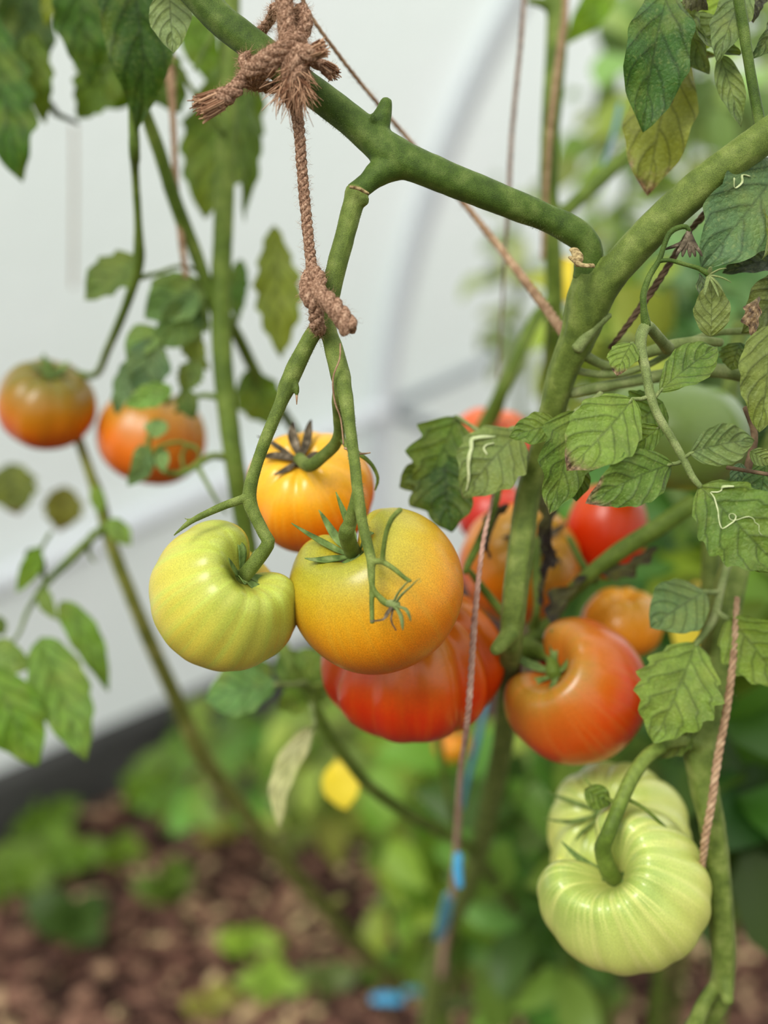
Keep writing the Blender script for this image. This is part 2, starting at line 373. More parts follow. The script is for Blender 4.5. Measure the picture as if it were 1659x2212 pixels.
def leaf(parent, base, tip, w, c, name='leaf', dmg=0, stalk=None, sw=10, label=None, seed=None, trails=(), **k):
    """a leaf as a part: base and tip as (x, y, distance), w its width in photo px, c its sRGB colour"""
    seed = seed if seed is not None else int(base[0]*7+tip[1]*3)
    mb = MB(); b = P(*base); t = P(*tip); d = (base[2]+tip[2])/2
    f, nrm = blade(mb, b, t, w/F*d, seed=seed, **k)
    if stalk:
        tube(mb, [(*stalk[:2], sw, stalk[2]), ((stalk[0]+base[0])/2, (stalk[1]+base[1])/2+3, sw*.85, (stalk[2]+base[2])/2), (*base[:2], sw*.8, base[2]), (f(.06, 0), sw*.3/F*d)], 7, .003, 1)
    for tr in trails:
        pts = [(f(u, s)+nrm*.0002, tw*.4/F*d) for u, s, tw in tr]
        tube(mb, pts, 6, .0015, 2, wob=.3, flat=.5)
    o = mb.build(name, [M_leaf, M_stem_pale, M_trail], parent, (*S(*c), 1-dmg))
    if label: o['label'] = label
    return o

# ------------------------------------------------------------------ tomatoes
def tomato(x, y, d, w, hr, axis, mat, label, notch=None, ribs=(), groove=.05, rw=.12, dim=.32, dsig=.30, nd=.0, nw=.7, puff=0, l2=(0, 0), l3=(0, 0), box=.86, cat='tomato', group=None, res=(112, 56), bot=.06, seed=0, lean=0):
    A = w/2/F*d; h = hr
    Z = V(*axis).normalized(); nv = V(*(notch or (0, 1, .01))); X = (nv-Z*nv.dot(Z)).normalized(); Y = Z.cross(X)
    nth, na = res
    def pt(a, th):
        top = math.cos(a)
        rho = max(math.sin(a), 0)**box; z = top*h if top > 0 else top*h*.96
        tw = min(max((top+.35)/.9, 0), 1); tw = tw*tw*(3-2*tw)
        dth = math.atan2(math.sin(th), math.cos(th)); nn = nd*math.exp(-(dth/nw)**2)*tw
        g = 0
        for rb in ribs:
            ang, dep, wd = rb if isinstance(rb, tuple) else (rb, 1, rw)
            q = math.atan2(math.sin(th-ang), math.cos(th-ang)); g += dep*math.exp(-(q/wd)**2)
        env = .25+.75*min(max((top+.75)/1.1, 0), 1)
        rho2 = rho*(1-groove*g*env)*(1+l2[0]*math.cos(2*(th-l2[1]))+l3[0]*math.cos(3*(th-l3[1])))*(1-.46*nn)
        z2 = z-dim*math.exp(-(rho/dsig)**2)*(1+.5*0)*(1 if top > 0 else 0)-nn*h*.95*min(1, rho*1.3)
        z2 -= groove*g*.9*math.exp(-((rho-.42)/.28)**2)*(1 if top > 0 else 0)
        if puff: z2 += puff*math.exp(-((rho-.58)/.26)**2)*(1 if top > 0 else 0)*(1-min(1, nn))
        if top < 0: z2 += bot*math.exp(-(rho/.3)**2)
        nz = 1+.018*mnoise.noise(Vector((rho*math.cos(th)*1.6+seed, rho*math.sin(th)*1.6, z*1.6)))
        return Vector(((rho2*math.cos(th)+lean*(z2/h))*A*nz, rho2*math.sin(th)*A*nz, z2*A*nz))
    vs = [pt(0, 0)]; fs = []
    for i in range(1, na):
        for k in range(nth): vs.append(pt(math.pi*i/na, 2*math.pi*k/nth))
    vs.append(pt(math.pi, 0)); e_ = len(vs)-1
    for k in range(nth):
        fs.append((0, 1+k, 1+(k+1) % nth)); b = 1+(na-2)*nth; fs.append((e_, b+(k+1) % nth, b+k))
    for i in range(na-2):
        for k in range(nth):
            p, q = 1+i*nth, 1+(i+1)*nth; fs.append((p+k, q+k, q+(k+1) % nth, p+(k+1) % nth))
    mb = MB(); mb.add(vs, fs); o = mb.build('tomato', mat(h*A) if callable(mat) else mat)
    M = Matrix((X, Y, Z)).transposed().to_4x4(); M.translation = P(x, y, d); o.matrix_world = M
    tag(o, label, cat, group or 'tomatoes hanging on the vines')
    cav = M @ (vs[0]+Vector((0, 0, A*.02)))
    return dict(o=o, A=A, h=h, M=M, cav=cav, Z=Z, zt=vs[0].z, pt=pt)
def local_build(mb, name, mat, T, parent=None):
    """mesh already in the tomato's own coordinates"""
    o = mb.build(name, mat); o.parent = parent if parent is not None else T['o']; return o
def calyx(T, sepals, mat, hub=.13, stub=None, seed=0, smat=None):
    """sepals: (angle, length, width, lift, curl) in units of the fruit's half width, lying from the stem end outwards"""
    A = T['A']; mb = MB(); z0 = T['zt']
    tube(mb, [(Vector((0, 0, z0-.02*A)), hub*A*.9), (Vector((0, 0, z0+.03*A)), hub*A), (Vector((0, 0, z0+.09*A)), hub*A*.7)], 10, .002, 0, wob=.15)
    if stub:
        tube(mb, [(Vector((0, 0, z0)), hub*A*.6)]+[(Vector(q)*A+Vector((0, 0, z0)), r*A) for q, r in stub], 8, .003, 0, wob=.12)
    c = local_build(mb, 'calyx', smat or mat, T)
    rg = random.Random(seed)
    for k, (ang, ln, wd, lift, curl) in enumerate(sepals):
        m2 = MB(); u = Vector((math.cos(ang), math.sin(ang), 0)); s = Vector((-u.y, u.x, 0)); vs = []; n = 14
        for i in range(n+1):
            t = i/n; rr = hub*.6+ln*t
            # follows the fruit's dimple, then lifts away
            z = z0/A+.10+lift*t+curl*t*t*t; bend = .12*math.sin(t*3+ang*3)*ln
            c0 = (u*rr+s*bend*t+Vector((0, 0, z)))*A; ww = wd*A*(math.sin(math.pi*(t*.86+.12)))**.8*.5
            for q, zz in ((-1, .30), (-.5, .06), (0, -.05), (.5, .06), (1, .30)): vs.append(c0+s*ww*q+Vector((0, 0, zz*ww)))
            for q, zz in ((1, .22), (0, -.25), (-1, .22)): vs.append(c0+s*ww*q*.96+Vector((0, 0, zz*ww-.012*A)))
        fs = [(i*8+j, i*8+(j+1) % 8, (i+1)*8+(j+1) % 8, (i+1)*8+j) for i in range(n) for j in range(8)]
        fs += [tuple(range(7, -1, -1)), tuple(n*8+j for j in range(8))]
        m2.add(vs, fs); local_build(m2, 'sepal', mat, T, c)
    return c

M_sepal = noisy('green_sepal', [(.3, S(70, 92, 40)), (.55, S(104, 128, 62)), (.8, S(146, 158, 104))], 200, .65, .3, 900, .4, .0006)
M_sepal_dry = noisy('withered_sepal', [(.3, S(44, 38, 30)), (.55, S(88, 78, 62)), (.8, S(150, 136, 118))], 260, .85, .15, 900, .6, .0006)

# ================================================================== SETTING: polytunnel wall, hoop, ground
B0 = G(0, 1800); B1 = G(450, 1585); D = (B1-B0).normalized(); NW = Vector((D.y, -D.x, 0))
RA, Z0 = 2.6, .5
def nf(z): return 0 if z < Z0 else RA*(1-math.sqrt(max(0, 1-min((z-Z0)/RA, 1)**2)))
def arch(s, z, off=0):
    if z < Z0: return B0+D*s+NW*off+Vector((0, 0, z))
    a = math.asin(min((z-Z0)/RA, 1)); r = RA-off
    return B0+D*s+NW*(RA-r*math.cos(a))+Vector((0, 0, Z0+r*math.sin(a)))
def Wl(x, y):
    r = ray(x, y); t = .4
    while t < 20:
        p = CP+r*t
        if (p-B0).dot(NW) < nf(p.z): return p
        t += .005
    return CP+r*20
def struct(mb, name, mat, **k): return tag(mb.build(name, mat, **k), kind='structure')
mb = MB(); zs = [0.0, .12, .25, .38, .5]+[Z0+RA*math.sin(R_(a)) for a in range(4, 63, 4)]
ss = [-3+.25*i for i in range(73)]
vs = []
for s in ss:
    for z in zs:
        p = arch(s, z); h_ = ((s+3) % 1.6)
        vs.append(p-NW*.012*abs(math.sin((s+.9)*math.pi/1.55))*min(1, z*3)+NW*.006*mnoise.noise(Vector((s*2.1, z*2.3, 1))))
nz = len(zs)
mb.add(vs, [(i*nz+j, (i+1)*nz+j, (i+1)*nz+j+1, i*nz+j+1) for i in range(len(ss)-1) for j in range(nz-1)])
struct(mb, 'wall_left', M_film)
# end of the tunnel
mb = MB(); s1 = 13.0; vs = []; cols_ = 24
for i in range(cols_+1):
    n_ = 5.0*i/cols_
    zt = Z0+RA*math.sqrt(max(0, 1-((RA-min(n_, RA*2))/RA)**2))
    for j in range(9): vs.append(B0+D*s1+NW*n_+Vector((0, 0, zt*j/8)))
mb.add(vs, [(i*9+j, (i+1)*9+j, (i+1)*9+j+1, i*9+j+1) for i in range(cols_) for j in range(8)])
struct(mb, 'wall_back', M_film)
# far side of the tunnel
mb = MB(); vs = []
for s in ss[4:]:
    for z in zs[:17]:
        p = arch(s, z); q = p-B0; n_ = q.dot(NW); vs.append(p+NW*(5.2-2*n_))
nz = 17; k_ = len(ss)-4
mb.add(vs, [(i*nz+j, i*nz+j+1, (i+1)*nz+j+1, (i+1)*nz+j) for i in range(k_-1) for j in range(nz-1)])
struct(mb, 'wall_right', M_film)
hs_ = (Wl(800, 880)-B0).dot(D)
def hoop(s):
    m_ = MB(); tube(m_, [(arch(s, z, .045), .038) for z in [0, .25, .5]+[Z0+RA*math.sin(R_(a)) for a in range(5, 66, 6)]], 14, .06)
    return m_.build('hoop', M_pipe)
tag(hoop(hs_), 'white tubular tunnel hoop curving up behind the hanging twine', 'hoop', None)
# rails along the film
def rail(pts, r, mat, name, label):
    m_ = MB(); tube(m_, [(Wl(x, y)+NW*.05, r) for x, y in pts], 12, .05)
    return tag(m_.build(name, mat), label, 'rail')
rail([(-60, 1262), (250, 1128), (450, 1040), (640, 952), (800, 880)], .034, M_pipe, 'rail', 'white pipe rail sloping along the film below the three tied tomatoes, left of the hoop')
rail([(806, 880), (950, 818), (1110, 745)], .016, M_brace, 'rail', 'thin grey rail running from the hoop joint behind the main stem')
rail([(806, 884), (870, 905), (940, 930)], .02, M_brace, 'brace', 'short grey brace dropping from the hoop joint')
# dark board at the foot of the film
mb = MB(); vs = []; fs = []
for i, s in enumerate([-3+.3*k for k in range(56)]):
    c = B0+D*s; wv = .008*mnoise.noise(Vector((s*1.3, 0, 4)))
    for n_, z in ((0.0, -.02), (.045+wv, -.02), (.045+wv, .135), (.03+wv, .150), (0.0, .150)): vs.append(c+NW*(n_+.004)+Vector((0, 0, z)))
for i in range(55):
    for j in range(5): fs.append((i*5+j, (i+1)*5+j, (i+1)*5+(j+1) % 5, i*5+(j+1) % 5))
mb.add(vs, fs); struct(mb, 'baseboard_left', M_board, smooth=False)
# ground
def gz(x, y): return .025*mnoise.noise(Vector((x*1.7, y*1.7, 0)))+.012*mnoise.noise(Vector((x*7, y*7, 3)))
mb = MB(); nx, ny = 90, 110; vs = [Vector((-3.6+i*9/nx, -1+j*13/ny, gz(-3.6+i*9/nx, -1+j*13/ny)-.01)) for i in range(nx+1) for j in range(ny+1)]
mb.add(vs, [(i*(ny+1)+j, (i+1)*(ny+1)+j, (i+1)*(ny+1)+j+1, i*(ny+1)+j+1) for i in range(nx) for j in range(ny)])
struct(mb, 'floor', M_soil)
mb = MB(); mb.add([B0+D*s+NW*n_+Vector((0, 0, -.06)) for s, n_ in ((-12, -.02), (22, -.02), (22, -14), (-12, -14))], [(3, 2, 1, 0)])
struct(mb, 'outside_ground', M_grass)
# bark mulch
mb = MB(); rg = random.Random(5)
for _ in range(2600):
    if rg.random() < .75: p = G(rg.uniform(-100, 1760), 1620+640*rg.random()**.8)
    else: p = Vector((rg.uniform(-1.8, 2.2), rg.uniform(1.2, 5), 0))
    if (p-B0).dot(NW) < .08: continue
    l, b_, t_ = rg.uniform(.012, .05), rg.uniform(.008, .022), rg.uniform(.003, .009)
    R3 = mathutils.Euler((rg.gauss(0, .35), rg.gauss(0, .35), rg.uniform(0, 6.3))).to_matrix()
    c = Vector((p.x, p.y, gz(p.x, p.y)+rg.uniform(0, .012)))
    a, k = rg.uniform(.5, .9), rg.uniform(-.3, .3)
    vs = [c+R3 @ Vector(q) for q in ((-l, -b_, 0), (l*.8, -b_*a, 0), (l, b_*k, t_*.4), (l*.7, b_, 0), (-l*a, b_*.8, 0), (-l*.8, -b_*.7, t_), (l*.6, -b_*.6*a, t_*1.2), (l*.55, b_*.6, t_), (-l*.7, b_*.6, t_*1.3))]
    mb.add(vs, [(0, 4, 3, 2, 1), (5, 6, 7, 8), (0, 1, 6, 5), (1, 2, 6), (2, 3, 7, 6), (3, 4, 8, 7), (4, 0, 5, 8)])
tag(mb.build('bark_mulch', M_chip, smooth=False), 'reddish brown bark mulch spread over the dark soil', 'mulch', None, 'stuff')

# ================================================================== TOMATOES
pi = math.pi
Y_GREEN = [(.0, S(200, 168, 82)), (.3, S(206, 182, 70)), (.55, S(200, 184, 68)), (.78, S(184, 182, 72)), (1, S(154, 164, 66))]
YEL_OR = [(.0, S(192, 92, 6)), (.40, S(204, 108, 8)), (.58, S(208, 132, 12)), (.74, S(200, 150, 26)), (.88, S(178, 158, 38)), (1, S(140, 146, 50))]
ORANGE = [(.0, S(196, 70, 8)), (.38, S(216, 94, 10)), (.64, S(228, 134, 14)), (.84, S(236, 168, 28)), (1, S(224, 176, 44))]
RED = [(.0, S(186, 30, 4)), (.4, S(204, 50, 5)), (.62, S(210, 80, 10)), (.82, S(204, 108, 22)), (1, S(164, 120, 40))]
RED_OR = [(.0, S(178, 30, 2)), (.40, S(196, 44, 3)), (.64, S(196, 68, 8)), (.84, S(180, 96, 24)), (1, S(146, 116, 40))]
PALE = [(.0, S(208, 204, 110)), (.3, S(208, 210, 112)), (.6, S(198, 204, 106)), (.85, S(182, 196, 102)), (1, S(148, 168, 82))]
BI_OR = [(.0, S(196, 50, 2)), (.32, S(206, 76, 3)), (.52, S(198, 108, 6)), (.70, S(160, 108, 14)), (.86, S(120, 104, 28)), (1, S(92, 98, 34))]
OR_YG = [(.0, S(206, 58, 4)), (.45, S(226, 98, 8)), (.74, S(214, 126, 18)), (1, S(160, 130, 36))]
GREEN = [(.0, S(126, 144, 70)), (.5, S(112, 134, 62)), (1, S(92, 118, 50))]
def sk(name, stops, **k): return lambda h: tomato_mat(name, stops, h, **k)

T1 = tomato(490, 1285, .600, 332, .92, (.46, .46, .70), sk('yellow_green_skin', Y_GREEN, streak=(.55, S(176, 194, 78)), rough=.38),
            'yellow green ribbed tomato hanging lowest at the west end of the tied truss, beside the golden one', notch=(.8, .75, -.9), nd=.95, nw=.62, dim=.44, dsig=.30, puff=.08,
            ribs=[(-2.6, 1, .14), (-2.2, .7, .1), (-1.75, .9, .12), (-1.35, .6, .1), (1.5, .8, .12), (1.95, 1, .12), (2.45, .8, .1), (2.9, .7, .12), (-3.0, .6, .1)], groove=.028, seed=1)
T1['o']['label'] = 'pale yellow green tomato touching the golden one, lowest fruit of the truss tied with jute'
T2 = tomato(814, 1272, .602, 384, .86, (-.40, .66, .56), sk('golden_skin', YEL_OR, streak=(.12, S(190, 176, 60)), rough=.38, speck=.2, mottle=.12),
            'large golden orange tomato with a small withered flower dangling in front of it', notch=(-.30, .9, -.5), nd=.7, nw=.5, dim=.36, dsig=.26, puff=.05,
            ribs=[(-.9, .9, .16), (.8, .7, .16), (2.2, .3, .2)], groove=.035, seed=2, l2=(.015, .5))
T3 = tomato(669, 1060, .668, 280, .92, (-.12, .50, .72), sk('orange_skin', ORANGE, streak=(.2, S(236, 190, 70)), rough=.3),
            'bright orange tomato hanging above and behind the golden and yellow green ones', notch=(0, 1, -.5), nd=.08, dim=.22, dsig=.26,
            ribs=[(k*.72+.2, .9, .16) for k in range(9)], groove=.05, seed=3)
T4 = tomato(890, 1424, .692, 400, .83, (-.02, .86, .40), sk('red_ribbed_skin', RED, streak=(.22, S(206, 104, 14)), rough=.26),
            'deeply ribbed red tomato partly hidden below the golden one', notch=(-.5, .5, .5), nd=.10, dim=.28, dsig=.3,
            ribs=[(k*.571+.14*math.sin(k*3), .75+.25*math.sin(k*5), .14) for k in range(11)], groove=.22, seed=4)
T5 = tomato(1240, 1492, .690, 318, .96, (-.50, .46, .60), sk('red_orange_skin', RED_OR, streak=(.35, S(190, 104, 40)), rough=.3),
            'big red orange kidney shaped tomato beside the broad toothed leaflet', notch=(-.8, .55, -.3), nd=1.05, nw=.55, dim=.45, dsig=.3, puff=.08,
            ribs=[(-1.6, .6, .2), (1.5, .5, .2), (2.3, .5, .2), (-2.4, .6, .2)], groove=.04, seed=5)
T6 = tomato(1122, 1216, .775, 264, .98, (.15, .40, .85), sk('orange_red_skin', OR_YG, streak=(.3, S(186, 130, 50)), rough=.32),
            'orange tomato half hidden behind the thick stem above the two big red ones', ribs=[(k*.8+.3, .8, .2) for k in range(8)], groove=.05, dim=.25, seed=6)
T7 = tomato(1310, 1148, .80, 172, 1.25, (.1, .9, .2), sk('red_skin', [(0, S(188, 34, 2)), (.5, S(204, 48, 4)), (1, S(214, 84, 16))], rough=.35),
            'smooth red tomato peeking out below the compound leaf with brown tips', seed=7)
T8 = tomato(1345, 1345, .775, 178, .84, (.0, .9, .3), sk('amber_skin', [(0, S(208, 96, 12)), (.5, S(226, 138, 24)), (1, S(220, 164, 56))], rough=.33),
            'small amber tomato just behind the top of the kidney shaped red one', ribs=[(k*1.1, 1, .2) for k in range(6)], groove=.05, seed=8)
T9 = tomato(1455, 938, .745, 320, .78, (.1, .95, .2), sk('unripe_green_skin', GREEN, rough=.4),
            'unripe green tomato in shade behind the brown tipped compound leaf', seed=9, ribs=[(k*1.2, .6, .25) for k in range(5)], groove=.03)
T10 = tomato(1344, 1916, .660, 368, .93, (-.48, .64, .85), sk('pale_green_skin', PALE, streak=(.5, S(222, 220, 134)), rough=.3),
             'pale green ribbed tomato, nearer of the joined pair below the tall ridged stem', notch=(-.72, .74, .1), nd=1.15, nw=.46, dim=.66, dsig=.27, puff=.17,
             ribs=[(-2.9, 1, .12), (-2.5, .8, .1), (-2.1, 1, .12), (-1.7, .7, .1), (2.9, .9, .1), (2.5, .9, .12), (2.1, .6, .1), (1.4, .6, .14), (-1.2, .7, .12), (1.0, .4, .12)], groove=.05, seed=10, l2=(.02, .6))
T11 = tomato(1330, 1806, .715, 322, .90, (-.45, .70, .70), sk('pale_green_rear_skin', PALE, streak=(.4, S(222, 220, 134)), rough=.3),
             'pale green tomato squeezed behind its twin at the bottom of the tall ridged stem', notch=(-.4, .6, .6), nd=.2, nw=.5, dim=.3,
             ribs=[(k*.63, .9, .12) for k in range(10)], groove=.06, seed=11)
T12 = tomato(101, 874, .860, 212, .88, (.24, .74, .55), sk('orange_green_skin', BI_OR, streak=(.3, S(172, 120, 26)), rough=.32),
             'orange tomato with green shoulders hanging alone farthest from the thick stem', ribs=[(k*.9+.5, .9, .22) for k in range(7)], groove=.05, dim=.22, seed=12)
T13 = tomato(327, 944, .880, 236, .88, (.25, .90, .25), sk('orange_olive_skin', [(0, S(208, 84, 14)), (.45, S(222, 112, 22)), (.75, S(190, 126, 34)), (1, S(140, 122, 44))], streak=(.2, S(180, 120, 30)), rough=.34),  # ripening skin: orange below, turning olive towards the stem end
             'orange tomato veiled by small curled leaves beside the upright olive stem', ribs=[(k*.8+.5, .9, .2) for k in range(8)], groove=.05, seed=13)
T14 = tomato(1062, 960, .90, 190, .85, (.1, .9, .3), sk('coral_red_skin', [(0, S(208, 44, 22)), (.6, S(218, 66, 34)), (1, S(222, 112, 50))], rough=.35),
             'coral red tomato showing through the leaves with pale trails, under the thin bare side shoot', seed=14, ribs=[(k*.9, .8, .2) for k in range(7)], groove=.05)
T15 = tomato(1062, 1110, .86, 150, .95, (.1, .9, .3), sk('deep_red_skin', [(0, S(180, 30, 20)), (.6, S(196, 44, 30)), (1, S(200, 70, 40))], rough=.35),
             'dark red tomato wedged between the leaf with pale trails and the orange one', seed=15)
calyx(T1, [(.2, .42, .13, .20, -.1), (1.2, .34, .12, .35, -.15), (2.5, .30, .15, .35, .05), (3.4, .28, .14, .45, -.1), (4.4, .42, .14, .22, -.2), (5.3, .42, .13, .12, -.1)], M_sepal, .13, seed=1)
calyx(T2, [(-.3, .36, .10, .3, .25), (.5, .42, .10, .25, .15), (1.2, .40, .09, .3, .3), (1.9, .40, .13, .25, .1), (2.6, .46, .16, .1, -.05), (3.4, .30, .13, .2, -.2), (4.6, .26, .1, .3, -.1)], M_sepal, .12, seed=2)
calyx(T3, [(.2, .55, .15, .25, -.1), (-.45, .5, .15, .3, -.05), (1.1, .62, .08, .12, .12), (1.5, .50, .13, .16, .0), (2.4, .40, .10, .1, .0), (-1.7, .3, .12, .2, 0)], M_sepal_dry, .12, seed=3)
calyx(T5, [(.3, .4, .12, .35, 0), (1.4, .4, .12, .3, -.1), (2.6, .34, .12, .35, -.1), (3.8, .36, .12, .3, -.1), (5.2, .4, .12, .3, 0)], M_sepal, .14, seed=5)
calyx(T6, [(.3, .5, .13, .2, .1), (1.4, .45, .12, .2, -.1), (2.6, .5, .12, .2, 0), (3.8, .46, .12, .2, -.1), (5.2, .5, .12, .2, 0)], M_sepal_dry, .14, seed=6)
calyx(T10, [(.3, .50, .08, .42, .0), (1.1, .48, .07, .45, .1), (2.4, .5, .09, .42, .05), (3.4, .46, .09, .38, .1), (4.1, .42, .07, .40, .15), (5.2, .5, .06, .4, .1)], M_sepal, .14, seed=10)
calyx(T11, [(.4, .6, .07, .3, .2), (1.1, .55, .06, .3, .1), (1.8, .6, .07, .25, .2), (-.4, .5, .06, .3, .2)], M_sepal, .12, seed=11)
calyx(T12, [(k*1.2+.3, .30, .16, .12, .1) for k in range(5)], M_sepal, .16, stub=[((.02, 0, .2), .07), ((.0, .02, .34), .06)], seed=12)
calyx(T13, [(k*1.2+.6, .36, .14, .15, .1) for k in range(5)], M_sepal, .14, seed=13)

# ================================================================== PLANT A: thick arching plant tied with jute
A_ = thing('tomato_plant', G(1040, 2300), 'thick arching tomato plant with the jute tied truss and the brown tipped compound leaf', 'tomato plant')
A_.location.z = 0
mb = MB()
tube(mb, [(20, -330, 70, .60), (200, -195, 72, .585), (380, -60, 72, .575), (470, 36, 70, .575), (560, 106, 70, .575), (640, 170, 68, .577), (740, 245, 68, .58), (800, 295, 72, .58), (850, 335, 84, .58), (920, 365, 74, .58), (1000, 398, 70, .582), (1100, 438, 66, .586), (1180, 470, 60, .59), (1240, 500, 64, .592), (1270, 530, 60, .594), (1272, 560, 62, .597), (1270, 600, 66, .60)], 16, .004, wob=.05, ridge=.02)
arch_mb, mb = mb, MB()
tube(mb, [(1270, 552, 58, .597), (1275, 572, 72, .6), (1276, 590, 70, .60), (1272, 640, 92, .602), (1262, 690, 88, .607), (1245, 740, 76, .612), (1217, 800, 64, .62), (1195, 880, 58, .63), (1168, 980, 54, .65), (1140, 1070, 54, .655), (1128, 1160, 56, .65), (1114, 1270, 56, .645), (1104, 1370, 52, .65), (1102, 1410, 50, .67), (1098, 1480, 48, .73), (1086, 1600, 46, .82), (1062, 1720, 46, .92), (1036, 1830, 44, 1.02), (1000, 1930, 44, 1.12), (955, 2040, 44, 1.25), (930, 2200, 44, 1.4), (915, 2300, 44, 1.5)], 20, .004, wob=.05, ridge=.08)
tube(mb, [(2050, 100, 66, .56), (1880, 180, 70, .565), (1740, 242, 74, .57), (1659, 292, 74, .572), (1580, 350, 76, .575), (1500, 412, 76, .58), (1420, 485, 76, .585), (1350, 558, 74, .59), (1305, 615, 74, .595), (1272, 680, 74, .603), (1250, 735, 60, .611)], 16, .004, wob=.05, ridge=.02)
trunk_mb, mb = mb, arch_mb
tube(mb, [(812, 305, 56, .58), (822, 262, 46, .578), (830, 238, 36, .577), (836, 214, 24, .576)], 12, .003, wob=.06)
tube(mb, [(806, 262, 14, .572), (804, 244, 10, .571)], 8, .003)
tube(mb, [(862, 352, 74, .58), (820, 372, 60, .579), (795, 394, 46, .578), (778, 408, 46, .577), (770, 416, 52, .577)], 14, .003, wob=.05)
tube(trunk_mb, [(1104, 1365, 46, .645), (1084, 1390, 36, .640), (1066, 1408, 26, .636)], 10, .003)
fuse(mb.build('arching_stem', M_stem, A_), .0011, 5)
fuse(trunk_mb.build('main_stem', M_trunk, A_), .0011, 5)
for k_, pts in enumerate(([(1234, 556, 14, .578), (1256, 572, 15, .566), (1282, 574, 14, .567)], [(757, 404, 12, .5655), (776, 408, 13, .5645), (796, 418, 10, .566)])):
    mb = MB(); tube(mb, pts, 9, .002, wob=.4, flat=.6)  # corky joints
    if k_ == 0: tube(mb, [(1240, 540, 20, .582), (1250, 560, 24, .574), (1246, 574, 12, .573)], 9, .002, wob=.4, flat=.6)
    mb.build('corky_scar', M_scar, A_)['label'] = 'pale corky scar at a joint'
# truss
mb = MB()
tube(mb, [(773, 406, 48, .577), (770, 420, 54, .577), (762, 446, 46, .577), (745, 510, 44, .576), (730, 565, 44, .576), (716, 620, 46, .577), (704, 665, 50, .577), (698, 690, 54, .577), (712, 725, 38, .575), (724, 765, 42, .573), (736, 812, 44, .57), (745, 850, 34, .566), (757, 930, 26, .56), (766, 1000, 25, .556), (774, 1070, 25, .553), (783, 1130, 24, .552), (795, 1180, 24, .549), (802, 1212, 22, .547), (800, 1245, 12, .545), (808, 1275, 12, .543), (830, 1300, 16, .541), (842, 1306, 14, .54)], 12, .003, wob=.07)
tube(mb, [(782, 432, 34, .575), (792, 430, 24, .574)], 8, .002)
tube(mb, [(700, 672, 50, .577), (690, 700, 36, .577), (668, 735, 36, .577), (640, 790, 40, .577), (622, 832, 40, .577), (606, 872, 29, .576), (578, 938, 27, .576), (556, 1000, 26, .576), (541, 1050, 30, .576), (540, 1084, 32, .576), (553, 1118, 28, .575), (570, 1152, 27, .575), (578, 1178, 30, .575)]+[(T1['cav']+T1['Z']*.006, .0040), (T1['cav'], .0042)], 12, .003, wob=.07)
tube(mb, [(632, 818, 22, .576), (640, 840, 15, .575), (641, 858, 4, .575)], 8, .002)
tube(mb, [(541, 1072, 22, .576), (510, 1083, 20, .574), (480, 1094, 19, .572), (440, 1112, 16, .57), (410, 1128, 13, .568), (385, 1148, 7, .566), (374, 1158, 3, .566)], 8, .003, wob=.06)
tube(mb, [(428, 1118, 10, .569), (412, 1122, 6, .568), (398, 1120, 3, .567)], 6, .002)
tube(mb, [(738, 822, 30, .572), (730, 858, 27, .578), (731, 900, 25, .59), (733, 935, 27, .60), (722, 962, 27, .608), (698, 985, 27, .615), (668, 1006, 30, .62)]+[(T3['cav']+T3['Z']*.004, .0034), (T3['cav'], .0036)], 12, .003, wob=.07)
tube(mb, [(735, 935, 16, .602), (748, 962, 14, .6), (772, 978, 12, .598), (800, 1000, 10, .60), (816, 1032, 9, .605), (810, 1060, 5, .61)], 7, .003)
tube(mb, [(772, 1058, 22, .554), (764, 1095, 24, .556), (756, 1130, 31, .562), (748, 1152, 36, .565)]+[(T2['cav']+T2['Z']*.006, .0044), (T2['cav'], .0046)], 12, .003, wob=.07)
tube(mb, [(802, 1205, 19, .547), (804, 1250, 14, .545), (803, 1300, 12, .543), (804, 1346, 11, .541)], 8, .003, wob=.05)
tube(mb, [(803, 1216, 16, .546), (822, 1212, 14, .544), (850, 1228, 12, .541), (874, 1248, 11, .538), (888, 1256, 9, .537)], 8, .003, wob=.05)
tube(mb, [(826, 1214, 13, .543), (829, 1180, 12, .54), (836, 1145, 12, .538), (848, 1118, 13, .536), (866, 1100, 13, .534)], 8, .003, wob=.05)
truss = fuse(mb.build('fruit_truss', M_trunk, A_), .00055, 3)
mb = MB()
for pts in ([(735, 742, 4, .565), (734, 775, 4, .562), (722, 806, 4, .562), (719, 830, 4, .564), (724, 870, 5, .568), (736, 905, 4, .57), (742, 960, 4, .57)], [(745, 968, 6, .59), (775, 980, 5, .57), (800, 978, 3, .57)], [(641, 850, 7, .575), (641, 874, 2, .575)]):
    tube(mb, pts, 5, .003)
mb.build('dry_fibre', M_twine, A_)
# withered flower on the truss tip
fl = MB(); tube(fl, [(836, 1303, 15, .5405), (850, 1306, 22, .539), (860, 1310, 20, .538)], 9, .002, wob=.1)
flo = fl.build('withered_flower', M_stem_pale, A_)
def petals(par, lst, mat, name='sepal'):
    for pts in lst:
        m_ = MB(); tube(m_, pts, 8, .002, wob=.12, flat=.45); m_.build(name, mat, par)
petals(flo, [[(855, 1302, 10, .538), (868, 1284, 12, .535), (886, 1268, 9, .532), (898, 1256, 5, .531), (906, 1250, 4, .531), (909, 1257, 3, .531), (903, 1259, 3, .531)],
             [(850, 1300, 8, .538), (862, 1278, 9, .535), (880, 1258, 7, .533), (890, 1254, 3, .532)],
             [(856, 1312, 10, .537), (866, 1330, 12, .534), (869, 1348, 9, .533), (870, 1361, 3, .533)],
             [(860, 1310, 10, .537), (876, 1316, 12, .534), (884, 1330, 9, .533), (887, 1342, 3, .533)]], M_stem_pale)
